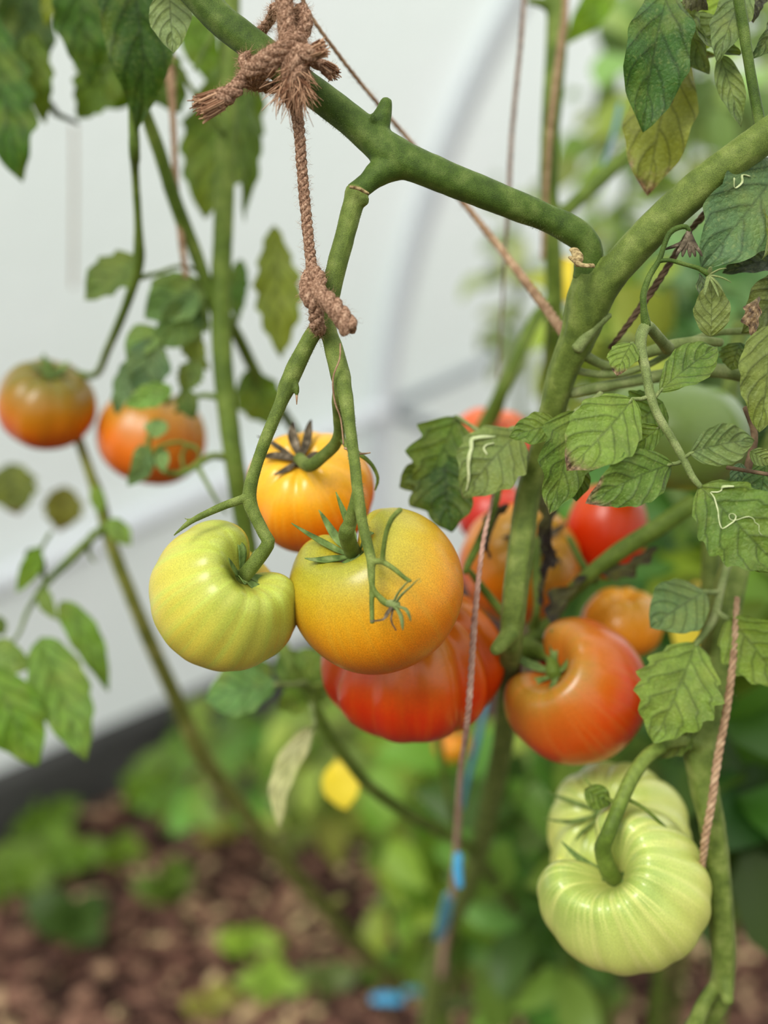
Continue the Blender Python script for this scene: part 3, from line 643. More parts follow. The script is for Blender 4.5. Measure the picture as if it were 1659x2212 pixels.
petals(flo, [[(848, 1308, 10, .538), (836, 1326, 12, .536), (828, 1338, 6, .535), (800, 1342, 4, .537)], [(850, 1312, 5, .538), (845, 1340, 4, .535), (856, 1362, 3, .534)]], M_sepal_dry, 'petal')
# hairs on stems
mb = MB()
rg = random.Random(3)
hp = [smooth_path(path3(p), .004) for p in (
    [(470, 36, 68, .575), (640, 170, 66, .577), (800, 295, 70, .58), (920, 365, 72, .58), (1100, 438, 64, .586), (1240, 500, 62, .592)],
    [(1276, 590, 70, .60), (1272, 640, 90, .602), (1245, 740, 74, .612)],
    [(1659, 292, 72, .572), (1500, 412, 74, .58), (1350, 558, 72, .59), (1305, 615, 72, .595)],
    [(762, 446, 44, .577), (730, 565, 42, .576), (698, 690, 52, .577), (724, 765, 40, .573), (745, 850, 32, .566), (766, 1000, 23, .556), (795, 1180, 22, .549)],
    [(690, 700, 34, .577), (640, 790, 38, .577), (606, 872, 27, .576), (556, 1000, 24, .576), (540, 1084, 30, .576), (570, 1152, 25, .575)])]
for k, q in enumerate(hp): hairs(mb, q, 16000 if k < 3 else 11000, .0012, .00007, 0, .5, k)
tag(mb.build('stem_fuzz', M_stem_pale, A_), kind='stuff')

# leaf colours
LG = (118, 146, 58); MG = (94, 124, 46); DG = (62, 94, 30); YG = (140, 150, 52); GG = (106, 128, 74); OL = (112, 120, 44); BG_ = (98, 132, 50)
# compound leaf with brown tips
mb = MB()
rach = [(1442, 752, 30, .60), (1430, 738, 25, .59), (1408, 712, 24, .578), (1396, 705, 26, .573), (1385, 725, 26, .57), (1386, 762, 23, .568), (1396, 805, 21, .566), (1404, 850, 21, .565), (1420, 895, 19, .563), (1450, 945, 18, .561), (1475, 990, 17, .559), (1496, 1030, 15, .557), (1514, 1052, 12, .556)]
tube(mb, rach, 10, .003, wob=.06); hairs(mb, smooth_path(path3(rach), .004), 5000, .0012, .00004, 0, .5, 9)
cl = mb.build('compound_leaf', M_stem_pale, A_)
leaf(cl, (1366, 862, .563), (1224, 1016, .556), 156, LG, 'leaflet', dmg=.18, stalk=(1402, 856, .565), sw=11, roll=12, teeth=(5, .05), quilt=.02, sideb=.04, peak=.45, label='leaflet with a brown withered tip')
leaf(cl, (1424, 846, .566), (1549, 748, .572), 92, MG, 'leaflet', stalk=(1408, 862, .565), sw=10, roll=-14, teeth=(5, .04), quilt=.018, peak=.5)
leaf(cl, (1424, 922, .568), (1342, 980, .575), 66, MG, 'leaflet', stalk=(1432, 915, .563), sw=8, roll=10, teeth=(3, .04), quilt=.02, sideb=.05)
leaf(cl, (1452, 1002, .560), (1268, 1088, .553), 118, MG, 'leaflet', dmg=.17, stalk=(1478, 992, .559), sw=11, roll=-10, teeth=(6, .04), quilt=.02, sideb=-.05, label='leaflet with a dark scorched edge')
leaf(cl, (1490, 980, .557), (1630, 952, .556), 92, GG, 'leaflet', stalk=(1470, 990, .559), sw=10, roll=8, teeth=(5, .04), quilt=.018, sideb=.06, peak=.45)
leaf(cl, (1510, 1050, .556), (1690, 1236, .548), 170, MG, 'leaflet', roll=-8, teeth=(6, .09), quilt=.022, peak=.42, dmg=0,
     trails=[[(.10, .18, 6), (.13, .30, 7), (.14, .42, 8), (.13, .52, 9), (.12, .62, 11), (.14, .70, 10), (.17, .74, 7)], [(.10, .14, 5), (.15, .08, 7), (.2, -.02, 7), (.26, -.14, 7), (.3, -.25, 6), (.34, -.36, 6), (.375, -.36, 6), (.39, -.26, 6), (.40, -.14, 6), (.41, -.02, 6), (.39, .09, 5), (.355, .09, 5), (.345, .01, 5), (.37, -.05, 5), (.40, -.02, 5), (.42, .08, 5), (.43, .2, 5), (.45, .34, 5), (.49, .38, 5), (.52, .33, 4), (.56, .35, 4), (.60, .30, 4), (.64, .30, 3)]], label='leaflet with a white squiggle chewed by a leaf miner')
leaf(cl, (1366, 740, .572), (1332, 812, .57), 74, LG, 'leaflet', dmg=.22, stalk=(1392, 782, .567), sw=9, roll=30, teeth=(3, .1), quilt=.02, label='small curled leaflet with a papery brown tip')
# young leaflets further along
leaf(A_, (1432, 868, .595), (1372, 918, .60), 120, MG, roll=10, teeth=(4, .06), quilt=.02)
leaf(A_, (1240, 990, .60), (1244, 1084, .60), 64, DG, roll=-20, teeth=(2, .06), quilt=.02)
leaf(A_, (1244, 888, .60), (1186, 1112, .592), 128, MG, roll=-14, teeth=(3, .16), quilt=.022, stalk=(1300, 850, .60), sw=15, fold=.3, peak=.36, dmg=.04, asym=.0)
leaf(A_, (1206, 916, .60), (1100, 944, .60), 70, MG, roll=15, teeth=(2, .1), quilt=.02)
leaf(A_, (1120, 934, .635), (1000, 1075, .63), 150, (122, 142, 76), roll=10, teeth=(4, .08), quilt=.03, bow=.15, dmg=.03,
     trails=[[(.22, -.45, 12), (.30, -.65, 22), (.40, -.78, 26), (.5, -.72, 22), (.60, -.60, 24), (.70, -.5, 16), (.8, -.36, 14), (.92, -.16, 7)], [(.30, -.3, 9), (.36, -.40, 11), (.42, -.36, 10), (.46, -.2, 8)]], label='curled grey green leaf with pale winding trails')
leaf(A_, (985, 900, .665), (905, 1080, .66), 140, MG, roll=-10, teeth=(3, .22), quilt=.02, stalk=(1090, 960, .65), sw=12)
leaf(A_, (960, 985, .66), (975, 1150, .655), 160, DG, roll=12, teeth=(3, .18), quilt=.02, peak=.35, label='dark toothed leaf behind the golden tomato')
leaf(A_, (950, 1010, .665), (862, 1052, .66), 84, DG, roll=0, teeth=(2, .14), quilt=.02)
# side stalks of the thick stem around the leaf base
mb = MB()
for pts in ([(1250, 760, 26, .612), (1310, 790, 20, .62), (1360, 775, 22, .618), (1430, 752, 28, .612), (1500, 738, 24, .61), (1560, 740, 20, .61)],
            [(1240, 800, 18, .62), (1320, 810, 16, .622), (1400, 788, 16, .62), (1520, 725, 15, .618), (1640, 715, 18, .615)],
            [(1230, 850, 24, .625), (1330, 830, 26, .627), (1450, 808, 30, .625), (1540, 800, 32, .622), (1620, 812, 34, .62), (1700, 820, 36, .62)],
            [(1200, 905, 18, .63), (1150, 925, 16, .632), (1098, 930, 14, .635), (1060, 985, 10, .64)],
            [(1300, 850, 16, .60), (1270, 880, 14, .60), (1240, 895, 13, .60)],
            [(1245, 755, 30, .605), (1290, 700, 26, .60), (1320, 680, 12, .60)]):
    tube(mb, pts, 9, .004, wob=.08)
fuse(mb.build('side_stalk', M_stem_pale, A_), .0009, 3)
# withered blossom stalk above it
mb = MB()
bs = [(1396, 705, 22, .572), (1390, 660, 15, .57), (1391, 630, 14, .57), (1404, 594, 13, .57), (1424, 562, 12, .57), (1434, 532, 11, .57), (1446, 504, 12, .57), (1464, 492, 12, .57), (1482, 490, 11, .57), (1490, 500, 9, .57)]
tube(mb, bs, 8, .003, wob=.08)
tube(mb, [(1424, 564, 10, .57), (1446, 562, 9, .569), (1476, 570, 9, .568), (1510, 580, 10, .567), (1530, 592, 15, .566)], 8, .003, wob=.08)
hairs(mb, smooth_path(path3(bs), .004), 4000, .0012, .00004, 0, .5, 19)
bst = mb.build('blossom_stalk', M_stem, A_)
petals(bst, [[(1488, 500, 12, .57), (1488+dx*.4, 524, 14, .567), (1488+dx, 545+abs(dx)*.05, 9, .566), (1488+dx*1.15, 556-abs(dx)*.1, 3, .566)] for dx in (-24, -12, 2, 12, 25)], M_sepal_dry, 'withered_petal')
petals(bst, [[(1480, 520, 12, .575), (1462, 530, 20, .575), (1438, 538, 10, .575), (1434, 540, 3, .575)]], M_sepal_dry, 'withered_petal')
petals(bst, [[(1532, 594, 12, .566), (1532+a, 594+b, 9, .563), (1532+a*1.7, 594+b*1.7+6, 3, .562)] for a, b in ((22, -12), (28, 6), (12, 24), (-6, 22), (2, -14), (18, 18))], M_stem_pale, 'sepal')
# upper leaves of the arching plant
mb = MB()
tube(mb, [(1590, -40, 26, .575), (1606, 60, 24, .576), (1620, 150, 22, .577), (1640, 260, 24, .578), (1648, 300, 28, .578)], 10, .003, wob=.06)
ul = mb.build('compound_leaf', M_stem, A_)
leaf(ul, (1455, -50, .60), (1392, 284, .60), 152, (66, 104, 44), 'leaflet', roll=-22, teeth=(4, .05), quilt=.014, fold=.28, sideb=-.07, peak=.55, label='broad dark green hanging leaflet')
leaf(ul, (1470, 100, .63), (1396, 420, .632), 150, (126, 134, 58), 'leaflet', dmg=.12, roll=12, teeth=(3, .05), quilt=.01, peak=.52, label='yellowing mottled leaflet with a withered tip')
leaf(ul, (1450, 10, .61), (1528, 160, .605), 92, (92, 112, 62), 'leaflet', dmg=.03, roll=30, teeth=(3, .04), quilt=.012, fold=.5, sideb=.12, bow=.1)
leaf(ul, (1545, 120, .615), (1450, 222, .612), 62, (88, 96, 50), 'leaflet', dmg=.25, roll=35, teeth=(2, .03), sideb=-.18, fold=.8, label='curled brown leaflet')
leaf(ul, (1556, 122, .60), (1600, 276, .597), 56, GG, 'leaflet', dmg=.06, roll=-10, teeth=(2, .04), fold=.4, quilt=.012)
leaf(ul, (1612, -20, .59), (1548, 134, .585), 84, GG, 'leaflet', roll=20, teeth=(3, .05), quilt=.016)
leaf(ul, (1500, 30, .60), (1600, 118, .60), 70, (94, 116, 60), 'leaflet', roll=-40, teeth=(2, .03), sideb=-.25, fold=.7)
leaf(ul, (1570, -30, .62), (1520, 110, .622), 90, (116, 144, 36), 'leaflet', roll=10, teeth=(3, .06))
leaf(ul, (1680, 40, .585), (1622, 128, .58), 54, (72, 98, 52), 'leaflet', roll=-30, teeth=(2, .05), fold=.5)
leaf(ul, (1480, -30, .59), (1530, 22, .59), 60, (70, 66, 56), 'leaflet', roll=40, sideb=.2, fold=.6)
leaf(ul, (1640, -40, .60), (1626, 50, .60), 60, (62, 62, 44), 'leaflet', dmg=.1, roll=20)
leaf(A_, (1700, 340, .585), (1512, 580, .575), 178, (92, 124, 78), roll=-10, teeth=(4, .07), quilt=.018, peak=.5, label='large grey green leaf under the sweeping branch',
     trails=[[(.42, -.75, 10), (.46, -.62, 9), (.40, -.55, 10), (.36, -.7, 8), (.33, -.55, 9)]])
leaf(A_, (1690, 560, .60), (1560, 590, .598), 74, (50, 62, 34), roll=30, teeth=(2, .06), fold=.5, dmg=.02)
leaf(A_, (1720, 590, .59), (1600, 720, .588), 120, (62, 76, 42), roll=-20, teeth=(3, .08))
leaf(A_, (1648, 560, .57), (1648, 452, .572), 34, (140, 156, 80), roll=70, teeth=(0, 0), fold=.6)
leaf(A_, (1640, 640, .57), (1634, 735, .568), 44, (112, 96, 82), roll=40, teeth=(3, .2), fold=.6, dmg=.9, label='papery dead brown leaf')
leaf(A_, (1535, 728, .575), (1536, 604, .572), 78, (122, 136, 74), roll=10, teeth=(3, .05), quilt=.02, dmg=.03)
leaf(A_, (1512, 590, .58), (1516, 690, .58), 50, (98, 120, 72), roll=-50, teeth=(2, .05))
leaf(A_, (1666, 700, .565), (1640, 934, .562), 128, (116, 132, 62), roll=-12, teeth=(4, .05), quilt=.02, label='mottled light green leaf')
leaf(A_, (1600, 740, .60), (1580, 800, .60), 70, (60, 86, 36), roll=20)
leaf(A_, (1655, 1000, .58), (1640, 1110, .58), 84, (84, 116, 62), roll=10, teeth=(2, .04))
leaf(A_, (1600, 1000, .585), (1585, 1066, .585), 44, (84, 112, 74), roll=-20, teeth=(2, .04))
leaf(A_, (1620, 975, .57), (1668, 1000, .57), 40, GG, roll=0, teeth=(2, .04))
leaf(A_, (1588, 1160, .575), (1672, 1236, .575), 62, MG, roll=20, teeth=(3, .06), quilt=.02)
mb = MB()
tube(mb, [(1610, 880, 14, .59), (1630, 940, 16, .588), (1616, 1010, 18, .586), (1604, 1090, 18, .586), (1590, 1200, 20, .588)], 8, .004, wob=.08)
tube(mb, [(1570, 1010, 9, .57), (1620, 1018, 9, .57), (1668, 1026, 9, .57)], 7, .004)
mb.build('leaf_stalk', M_stem_dry, A_)

# ================================================================== PLANT C: tall ridged stem at the east edge
C_ = thing('tomato_plant', G(1560, 2400), 'tall ridged tomato stem carrying the joined pale green fruits and a toothed leaf', 'tomato plant')
C_.location.z = 0
mb = MB()
tube(mb, [(1900, 300, 50, .74), (1790, 640, 52, .73), (1700, 900, 56, .715), (1640, 1060, 58, .70), (1600, 1180, 62, .69), (1572, 1300, 68, .68), (1550, 1430, 70, .67), (1528, 1540, 76, .66), (1512, 1610, 72, .655), (1520, 1690, 62, .655), (1540, 1790, 56, .655), (1552, 1900, 56, .66), (1560, 2010, 56, .665), (1562, 2100, 52, .67), (1550, 2170, 50, .68), (1500, 2240, 56, .70), (1470, 2400, 50, .76)], 16, .005, wob=.06, ridge=.07)
tube(mb, [(1600, 700, 36, .76), (1560, 950, 40, .74), (1540, 1130, 42, .72), (1536, 1250, 44, .71), (1534, 1380, 46, .70), (1530, 1500, 44, .68), (1516, 1600, 40, .66)], 12, .005, wob=.06, ridge=.05)
tube(mb, [(1562, 2090, 44, .67), (1568, 2130, 32, .665), (1572, 2168, 28, .66)], 10, .004)
tube(mb, [(1560, 2110, 30, .67), (1520, 2170, 34, .67), (1496, 2230, 38, .66)], 10, .004)
tube(mb, [(1510, 1610, 36, .65), (1478, 1600, 26, .642), (1440, 1606, 24, .64), (1420, 1616, 28, .64)], 10, .004)
fuse(mb.build('main_stem', M_trunk, C_), .0013, 4)
mb = MB()
tube(mb, [(1430, 1612, 30, .64), (1400, 1632, 32, .638), (1372, 1668, 33, .634), (1350, 1712, 33, .630), (1330, 1760, 33, .626), (1314, 1800, 34, .624), (1302, 1836, 38, .630)]+[(T10['cav']+T10['Z']*.014, .0052), (T10['cav'], .005)], 12, .004, wob=.06)
tube(mb, [(1345, 1722, 12, .63), (1390, 1745, 10, .635), (1440, 1790, 9, .64)], 6, .004)
tube(mb, [(1340, 1740, 16, .63), (1305, 1720, 9, .64), (1270, 1690, 7, .65), (1262, 1680, 4, .65)], 6, .004)
fuse(mb.build('fruit_truss', M_stem_bg, C_), .0008, 3)
leaf(C_, (1262, 1705, .64), (1320, 1738, .64), 54, (92, 120, 30), roll=0, teeth=(0, 0))
mb = MB()
tube(mb, [(1575, 1205, 20, .655), (1560, 1260, 18, .65), (1543, 1330, 20, .645), (1520, 1370, 16, .64), (1500, 1394, 13, .636)], 9, .004, wob=.06)
tube(mb, [(1545, 1320, 16, .645), (1562, 1332, 14, .643), (1578, 1338, 10, .64)], 8, .004)
tube(mb, [(1556, 1278, 12, .648), (1536, 1280, 12, .645), (1520, 1278, 11, .64)], 8, .004)
lc = mb.build('compound_leaf', M_stem_pale, C_)
leaf(lc, (1504, 1388, .636), (1412, 1606, .626), 176, LG, 'leaflet', roll=-8, teeth=(6, .11), quilt=.02, peak=.45, nv=6, label='broad toothed leaflet in front of the kidney shaped tomato')
leaf(lc, (1524, 1276, .64), (1404, 1356, .636), 126, (100, 130, 76), 'leaflet', roll=10, teeth=(3, .05), quilt=.016, peak=.45)
leaf(lc, (1572, 1334, .64), (1690, 1486, .63), 136, LG, 'leaflet', roll=12, teeth=(5, .1), quilt=.022, sideb=.05)
leaf(C_, (1500, 1560, .65), (1420, 1640, .652), 90, (70, 104, 40), roll=30, teeth=(4, .1))

# ================================================================== PLANT B: upright olive stem on the west side
B_ = thing('tomato_plant', G(1170, 2060), 'olive stemmed tomato plant behind the jute knots, bending down past a pale cream leaf', 'tomato plant')
B_.location.z = 0
mb = MB()
tube(mb, [(520, -700, 40, .80), (506, -300, 42, .80), (500, -60, 42, .80), (496, 120, 44, .80), (490, 280, 44, .80), (483, 480, 45, .80), (477, 640, 46, .80), (481, 780, 46, .80), (493, 900, 46, .80), (508, 1010, 44, .80), (522, 1100, 44, .81), (550, 1250, 40, .82), (600, 1380, 34, .81), (640, 1450, 30, .80), (668, 1505, 28, .80), (700, 1570, 28, .81), (750, 1640, 27, .83), (800, 1700, 28, .86), (870, 1750, 28, .90), (940, 1790, 28, .95), (1010, 1830, 28, 1.0), (1060, 1890, 30, 1.1), (1110, 1960, 30, 1.3), (1150, 2030, 28, 1.6), (1170, 2060, 28, 1.95)], 14, .008, wob=.05, ridge=.05)
fuse(mb.build('main_stem', M_stem_bg, B_), .002, 3)
mb = MB()
for pts in ([(290, -40, 26, .70), (290, 150, 22, .71), (310, 230, 26, .73), (345, 330, 30, .75), (380, 440, 32, .77), (420, 540, 30, .79), (455, 640, 26, .80), (480, 720, 24, .80)],
            [(283, 190, 10, .69), (288, 250, 22, .695), (291, 330, 25, .70), (292, 372, 17, .72), (298, 470, 17, .74), (300, 560, 26, .76), (290, 610, 22, .77), (265, 680, 20, .79), (235, 750, 18, .82), (205, 810, 16, .85), (150, 800, 12, .86), (131, 800, 16, .86)],
            [(480, 670, 26, .82), (520, 740, 26, .84), (560, 820, 26, .86), (610, 890, 22, .88), (650, 950, 20, .90)],
            [(486, 862, 18, .80), (450, 855, 14, .80), (420, 858, 12, .80), (380, 890, 10, .81)],
            [(500, 990, 18, .80), (460, 985, 16, .79), (430, 1000, 16, .78), (400, 1020, 14, .78), (360, 1020, 12, .78), (330, 990, 11, .78), (320, 950, 12, .78), (340, 925, 9, .78)],
            [(425, 1004, 12, .78), (445, 1040, 10, .775), (470, 1085, 7, .77), (490, 1110, 4, .77)],
            [(400, 1020, 9, .78), (392, 985, 8, .78), (408, 960, 8, .78), (430, 975, 7, .78), (428, 1000, 5, .78)],
            [(330, 985, 8, .78), (345, 965, 8, .77), (390, 955, 8, .77), (420, 970, 6, .77)],
            [(370, 130, 10, .76), (400, 170, 10, .77), (440, 230, 10, .78), (485, 290, 10, .79)],
            [(300, 600, 14, .77), (340, 590, 10, .78), (390, 575, 8, .79), (440, 590, 10, .80)],
            [(480, 40, 16, .79), (440, 110, 12, .78), (420, 150, 8, .77)]):
    tube(mb, pts, 9, .006, wob=.08)
mb.build('side_stalk', M_stem_bg, B_)
leaf(B_, (246, -140, .66), (291, 300, .69), 158, (58, 92, 30), roll=8, teeth=(0, 0), quilt=.026, peak=.42, fold=.25, sharp=1.5, sideb=.10, label='long drooping crinkled leaf tapering to a rolled tip')
leaf(B_, (158, -90, .74), (192, 190, .76), 128, (64, 102, 30), roll=-14, teeth=(5, .05), peak=.4)
leaf(B_, (-20, 20, .78), (44, 390, .78), 132, (62, 104, 22), roll=10, teeth=(6, .14), peak=.55)
leaf(B_, (40, -110, .80), (50, 200, .82), 130, (66, 92, 44), roll=-30, teeth=(4, .06))
leaf(B_, (230, -20, .84), (250, 210, .86), 150, (56, 90, 26), roll=-10, teeth=(5, .08))
leaf(B_, (66, 70, .80), (98, 268, .81), 74, (92, 120, 24), roll=10, teeth=(5, .1))
leaf(B_, (-30, -90, .84), (40, 120, .85), 130, (80, 104, 62), roll=-16, teeth=(4, .06))
leaf(B_, (120, -90, .85), (86, 56, .86), 90, (78, 100, 58), roll=14, teeth=(3, .06))
leaf(B_, (110, -30, .78), (98, 58, .78), 34, (128, 144, 34), roll=0, teeth=(0, 0))
leaf(B_, (95, 80, .82), (165, 270, .83), 36, (44, 54, 34), roll=60, sideb=-.25, teeth=(0, 0), fold=.4)
leaf(B_, (262, 110, .82), (172, 258, .84), 110, (92, 122, 30), roll=20, teeth=(6, .12))
leaf(B_, (340, 60, .84), (210, 235, .85), 150, (82, 118, 24), roll=-10, teeth=(5, .1))
leaf(B_, (330, 100, .82), (392, 245, .83), 110, (84, 112, 40), roll=20, teeth=(4, .1))
leaf(B_, (366, -20, .60), (375, 116, .60), 92, (140, 160, 104), roll=6, teeth=(3, .03), quilt=.022, label='small pale leaf showing its veined underside')
leaf(B_, (400, 20, .85), (468, 196, .86), 80, (88, 124, 18), roll=-8, teeth=(3, .06))
leaf(B_, (548, 90, .86), (440, 470, .86), 168, (92, 120, 40), roll=16, teeth=(7, .1), peak=.55)
leaf(B_, (520, 150, .84), (528, 480, .84), 60, (96, 124, 44), roll=-20, teeth=(6, .12))
leaf(B_, (590, 488, .84), (606, 775, .84), 96, (122, 138, 48), roll=-6, teeth=(6, .14), peak=.5, label='hanging toothed olive leaf beside the jute twine')
leaf(B_, (305, 560, .80), (182, 648, .80), 100, (96, 120, 52), roll=36, teeth=(4, .1), dmg=.0)
leaf(B_, (440, 612, .80), (312, 690, .79), 116, (104, 138, 74), roll=20, teeth=(3, .08))
leaf(B_, (440, 640, .80), (330, 750, .79), 100, (100, 132, 72), roll=-20, teeth=(3, .08))
leaf(B_, (340, 710, .79), (272, 770, .78), 70, (116, 150, 78), roll=20, teeth=(2, .05))
leaf(B_, (330, 730, .785), (300, 860, .78), 96, (92, 122, 80), roll=-10, teeth=(3, .06))
leaf(B_, (300, 770, .79), (250, 895, .79), 56, (104, 134, 84), roll=20, teeth=(3, .06))
leaf(B_, (372, 838, .77), (270, 878, .765), 54, (122, 164, 74), roll=10, teeth=(3, .05))
leaf(B_, (430, 780, .81), (395, 850, .81), 60, (100, 124, 56), roll=20)
leaf(B_, (395, 840, .80), (420, 905, .80), 50, (84, 112, 44), roll=10, teeth=(3, .05))
leaf(B_, (410, 610, .80), (450, 720, .80), 60, (100, 124, 56), roll=30)
leaf(B_, (400, 700, .81), (450, 800, .81), 62, (112, 130, 56), roll=30)
leaf(B_, (340, 905, .775), (338, 948, .77), 52, (130, 166, 96), roll=10, teeth=(2, .05))
leaf(B_, (310, 960, .775), (275, 1050, .77), 54, (108, 142, 84), roll=-20, teeth=(2, .05), sideb=.1)
leaf(B_, (352, 968, .775), (352, 1022, .77), 32, (124, 156, 88), roll=10, teeth=(2, .05))
leaf(B_, (530, 800, .86), (600, 920, .87), 100, (96, 128, 44), roll=14, teeth=(4, .08))
leaf(B_, (520, 560, .86), (512, 700, .86), 44, (70, 108, 28), roll=10)

# ================================================================== PLANT D: upright stem behind the arch
D_ = thing('tomato_plant', G(1180, 2000), 'upright tomato stem standing behind the arching branch with a twine along it', 'tomato plant')
D_.location.z = 0
mb = MB()
tube(mb, [(1216, -700, 46, .84), (1206, -300, 50, .84), (1204, -60, 50, .84), (1204, 60, 50, .84), (1196, 180, 46, .84), (1188, 300, 42, .84), (1186, 420, 42, .85), (1196, 560, 40, .86), (1198, 700, 42, .88), (1192, 800, 44, .90), (1180, 1000, 44, .95), (1180, 1300, 46, 1.1), (1180, 1600, 46, 1.3), (1180, 1900, 44, 1.6), (1180, 2010, 42, 1.85)], 12, .008, wob=.05, ridge=.04)
tube(mb, [(1204, 20, 34, .84), (1170, 6, 24, .84), (1140, 2, 16, .84)], 9, .006)
tube(mb, [(1200, 480, 30, .85), (1250, 430, 34, .85), (1300, 385, 36, .86), (1360, 325, 34, .87), (1420, 250, 28, .88)], 10, .008)
tube(mb, [(1192, 640, 24, .87), (1150, 700, 30, .86), (1110, 790, 30, .85), (1082, 850, 34, .85), (1060, 900, 40, .86), (1000, 990, 30, .88)], 10, .008)
fuse(mb.build('main_stem', M_stem_bg, D_), .002, 3)
leaf(D_, (1330, -40, .9), (1220, 96, .9), 70, (112, 156, 20), roll=0, teeth=(2, .05))
# ================================================================== bare vines in front of the film
E_ = thing('bare_vine', G(870, 2150), 'long bare stem slanting from the lone orange tomato down to the soil', 'vine')
mb = MB()
tube(mb, [(168, 945, 20, .87), (190, 1010, 22, .87), (215, 1080, 28, .87), (238, 1170, 28, .88), (280, 1280, 30, .90), (330, 1400, 33, .94), (385, 1520, 34, 1.0), (432, 1625, 40, 1.05), (490, 1705, 34, 1.13), (560, 1795, 34, 1.22), (640, 1895, 33, 1.35), (720, 1985, 32, 1.5), (800, 2070, 32, 1.67), (870, 2150, 32, 1.84)], 12, .01, wob=.08)
tube(mb, [(700, 1965, 16, 1.46), (730, 1945, 18, 1.45), (745, 1940, 10, 1.45)], 8, .01)
mb.build('main_stem', M_vine, E_)
mb = MB()
tube(mb, [(238, 1130, 22, .87), (200, 1160, 18, .87), (150, 1210, 20, .86), (100, 1260, 15, .85), (60, 1320, 9, .85), (40, 1370, 7, .84), (0, 1420, 7, .83)], 8, .006, wob=.1)
tube(mb, [(100, 1258, 10, .85), (85, 1215, 9, .85), (90, 1185, 8, .85), (110, 1150, 8, .85)], 8, .006)
tube(mb, [(200, 1150, 14, .87), (190, 1190, 10, .87), (205, 1215, 3, .87)], 8, .006)
mb.build('side_stalk', M_stem_bg, E_)
leaf(E_, (85, 1180, .85), (34, 1282, .84), 42, (104, 142, 20), roll=10, teeth=(0, 0), sideb=.05)
leaf(E_, (62, 1185, .86), (95, 1245, .86), 42, (58, 86, 24), roll=10, teeth=(0, 0))
leaf(E_, (92, 1262, .85), (128, 1340, .85), 34, (126, 152, 72), roll=10, teeth=(0, 0), sideb=-.1)
leaf(E_, (132, 1298, .84), (234, 1496, .84), 66, (104, 142, 46), roll=0, teeth=(4, .05), sideb=.05, peak=.36)
leaf(E_, (86, 1378, .82), (186, 1646, .80), 122, (112, 150, 60), roll=-6, teeth=(5, .06), peak=.4, quilt=.02, label='hanging light green leaf in front of the milky film')
leaf(E_, (-20, 1440, .80), (82, 1656, .79), 130, (96, 138, 28), roll=6, teeth=(4, .05), peak=.45)
leaf(E_, (-40, 1400, .82), (70, 1440, .82), 80, (122, 152, 74), roll=10, teeth=(3, .05))
leaf(E_, (-10, 1330, .84), (8, 1374, .84), 34, (84, 112, 34), roll=10)
leaf(E_, (204, 1048, .86), (218, 1112, .86), 32, (132, 168, 66), roll=0, teeth=(0, 0))
leaf(E_, (234, 1122, .86), (284, 1178, .86), 46, (130, 164, 74), roll=0, teeth=(2, .05))
leaf(E_, (20, 1000, 1.02), (40, 1112, 1.02), 104, (104, 116, 50), roll=10, teeth=(4, .12), dmg=.15)
leaf(E_, (140, 1050, 1.04), (128, 1148, 1.04), 84, (118, 118, 44), roll=-10, teeth=(4, .1), dmg=.15)
mb = MB()
tube(mb, [(620, 1430, 14, .79), (650, 1480, 14, .79), (690, 1480, 12, .8), (730, 1460, 10, .8)], 8, .008)
mb.build('side_stalk', M_stem_bg, B_)
leaf(B_, (600, 1478, .77), (442, 1512, .765), 112, (96, 138, 70), roll=14, teeth=(4, .05), quilt=.018, peak=.5, stalk=(660, 1475, .79), sw=14, label='rounded light green leaf')
leaf(B_, (660, 1510, .80), (600, 1530, .79), 66, (110, 148, 44), roll=20, teeth=(2, .05))
leaf(B_, (680, 1568, .77), (604, 1788, .76), 58, (206, 206, 148), roll=20, teeth=(0, 0), quilt=.012, fold=.3, sideb=-.10, peak=.45, stalk=(672, 1520, .79), sw=12, label='pale cream bleached leaf hanging down')
leaf(B_, (650, 1400, .80), (700, 1470, .8), 70, (92, 128, 50), roll=20, teeth=(3, .05))
leaf(B_, (610, 1400, .84), (660, 1520, .84), 90, (84, 116, 42), roll=-20, teeth=(3, .06))
leaf(B_, (720, 1420, .86), (690, 1520, .86), 80, (70, 98, 36), roll=20, teeth=(3, .06))
leaf(B_, (540, 1420, .86), (580, 1480, .86), 60, (84, 116, 42), roll=10, teeth=(3, .06))
mb = MB()
tube(mb, [(945, 1560, 14, .95), (960, 1680, 15, .97), (985, 1790, 15, 1.0)], 8, .008)
mb.build('side_stalk', M_stem_bg, B_)
mb = MB()
tube(mb, [(930, 2176, 30, 1.42), (1010, 2166, 30, 1.5), (1100, 2140, 28, 1.5), (1140, 2080, 24, 1.5), (1150, 2000, 22, 1.4)], 8, .01, wob=.08)
mb.build('side_stalk', M_stem_pale, B_)

# withered bits and stalks between the ripe fruit (on the thick plant)
mb = MB()
tube(mb, [(1110, 930, 14, .70), (1085, 1020, 18, .69), (1068, 1090, 20, .68), (1040, 1160, 20, .68), (1010, 1222, 18, .67), (1004, 1240, 12, .67)], 9, .005, wob=.08)
tube(mb, [(1012, 1230, 14, .68), (1050, 1280, 20, .69), (1090, 1330, 22, .69)], 9, .005, wob=.08)
tube(mb, [(1500, 1085, 44, .70), (1420, 1140, 42, .70), (1340, 1190, 40, .705), (1270, 1245, 34, .71), (1215, 1300, 30, .72), (1180, 1360, 32, .72), (1130, 1400, 40, .71)], 12, .006, wob=.06)
tube(mb, [(1228, 1160, 16, .73), (1262, 1225, 18, .72), (1290, 1260, 16, .72)], 8, .006)
tube(mb, [(1130, 1400, 60, .70), (1170, 1410, 40, .69), (1190, 1420, 26, .68)]+[(T5['cav']+T5['Z']*.004, .005), (T5['cav'], .005)], 10, .005, wob=.1)
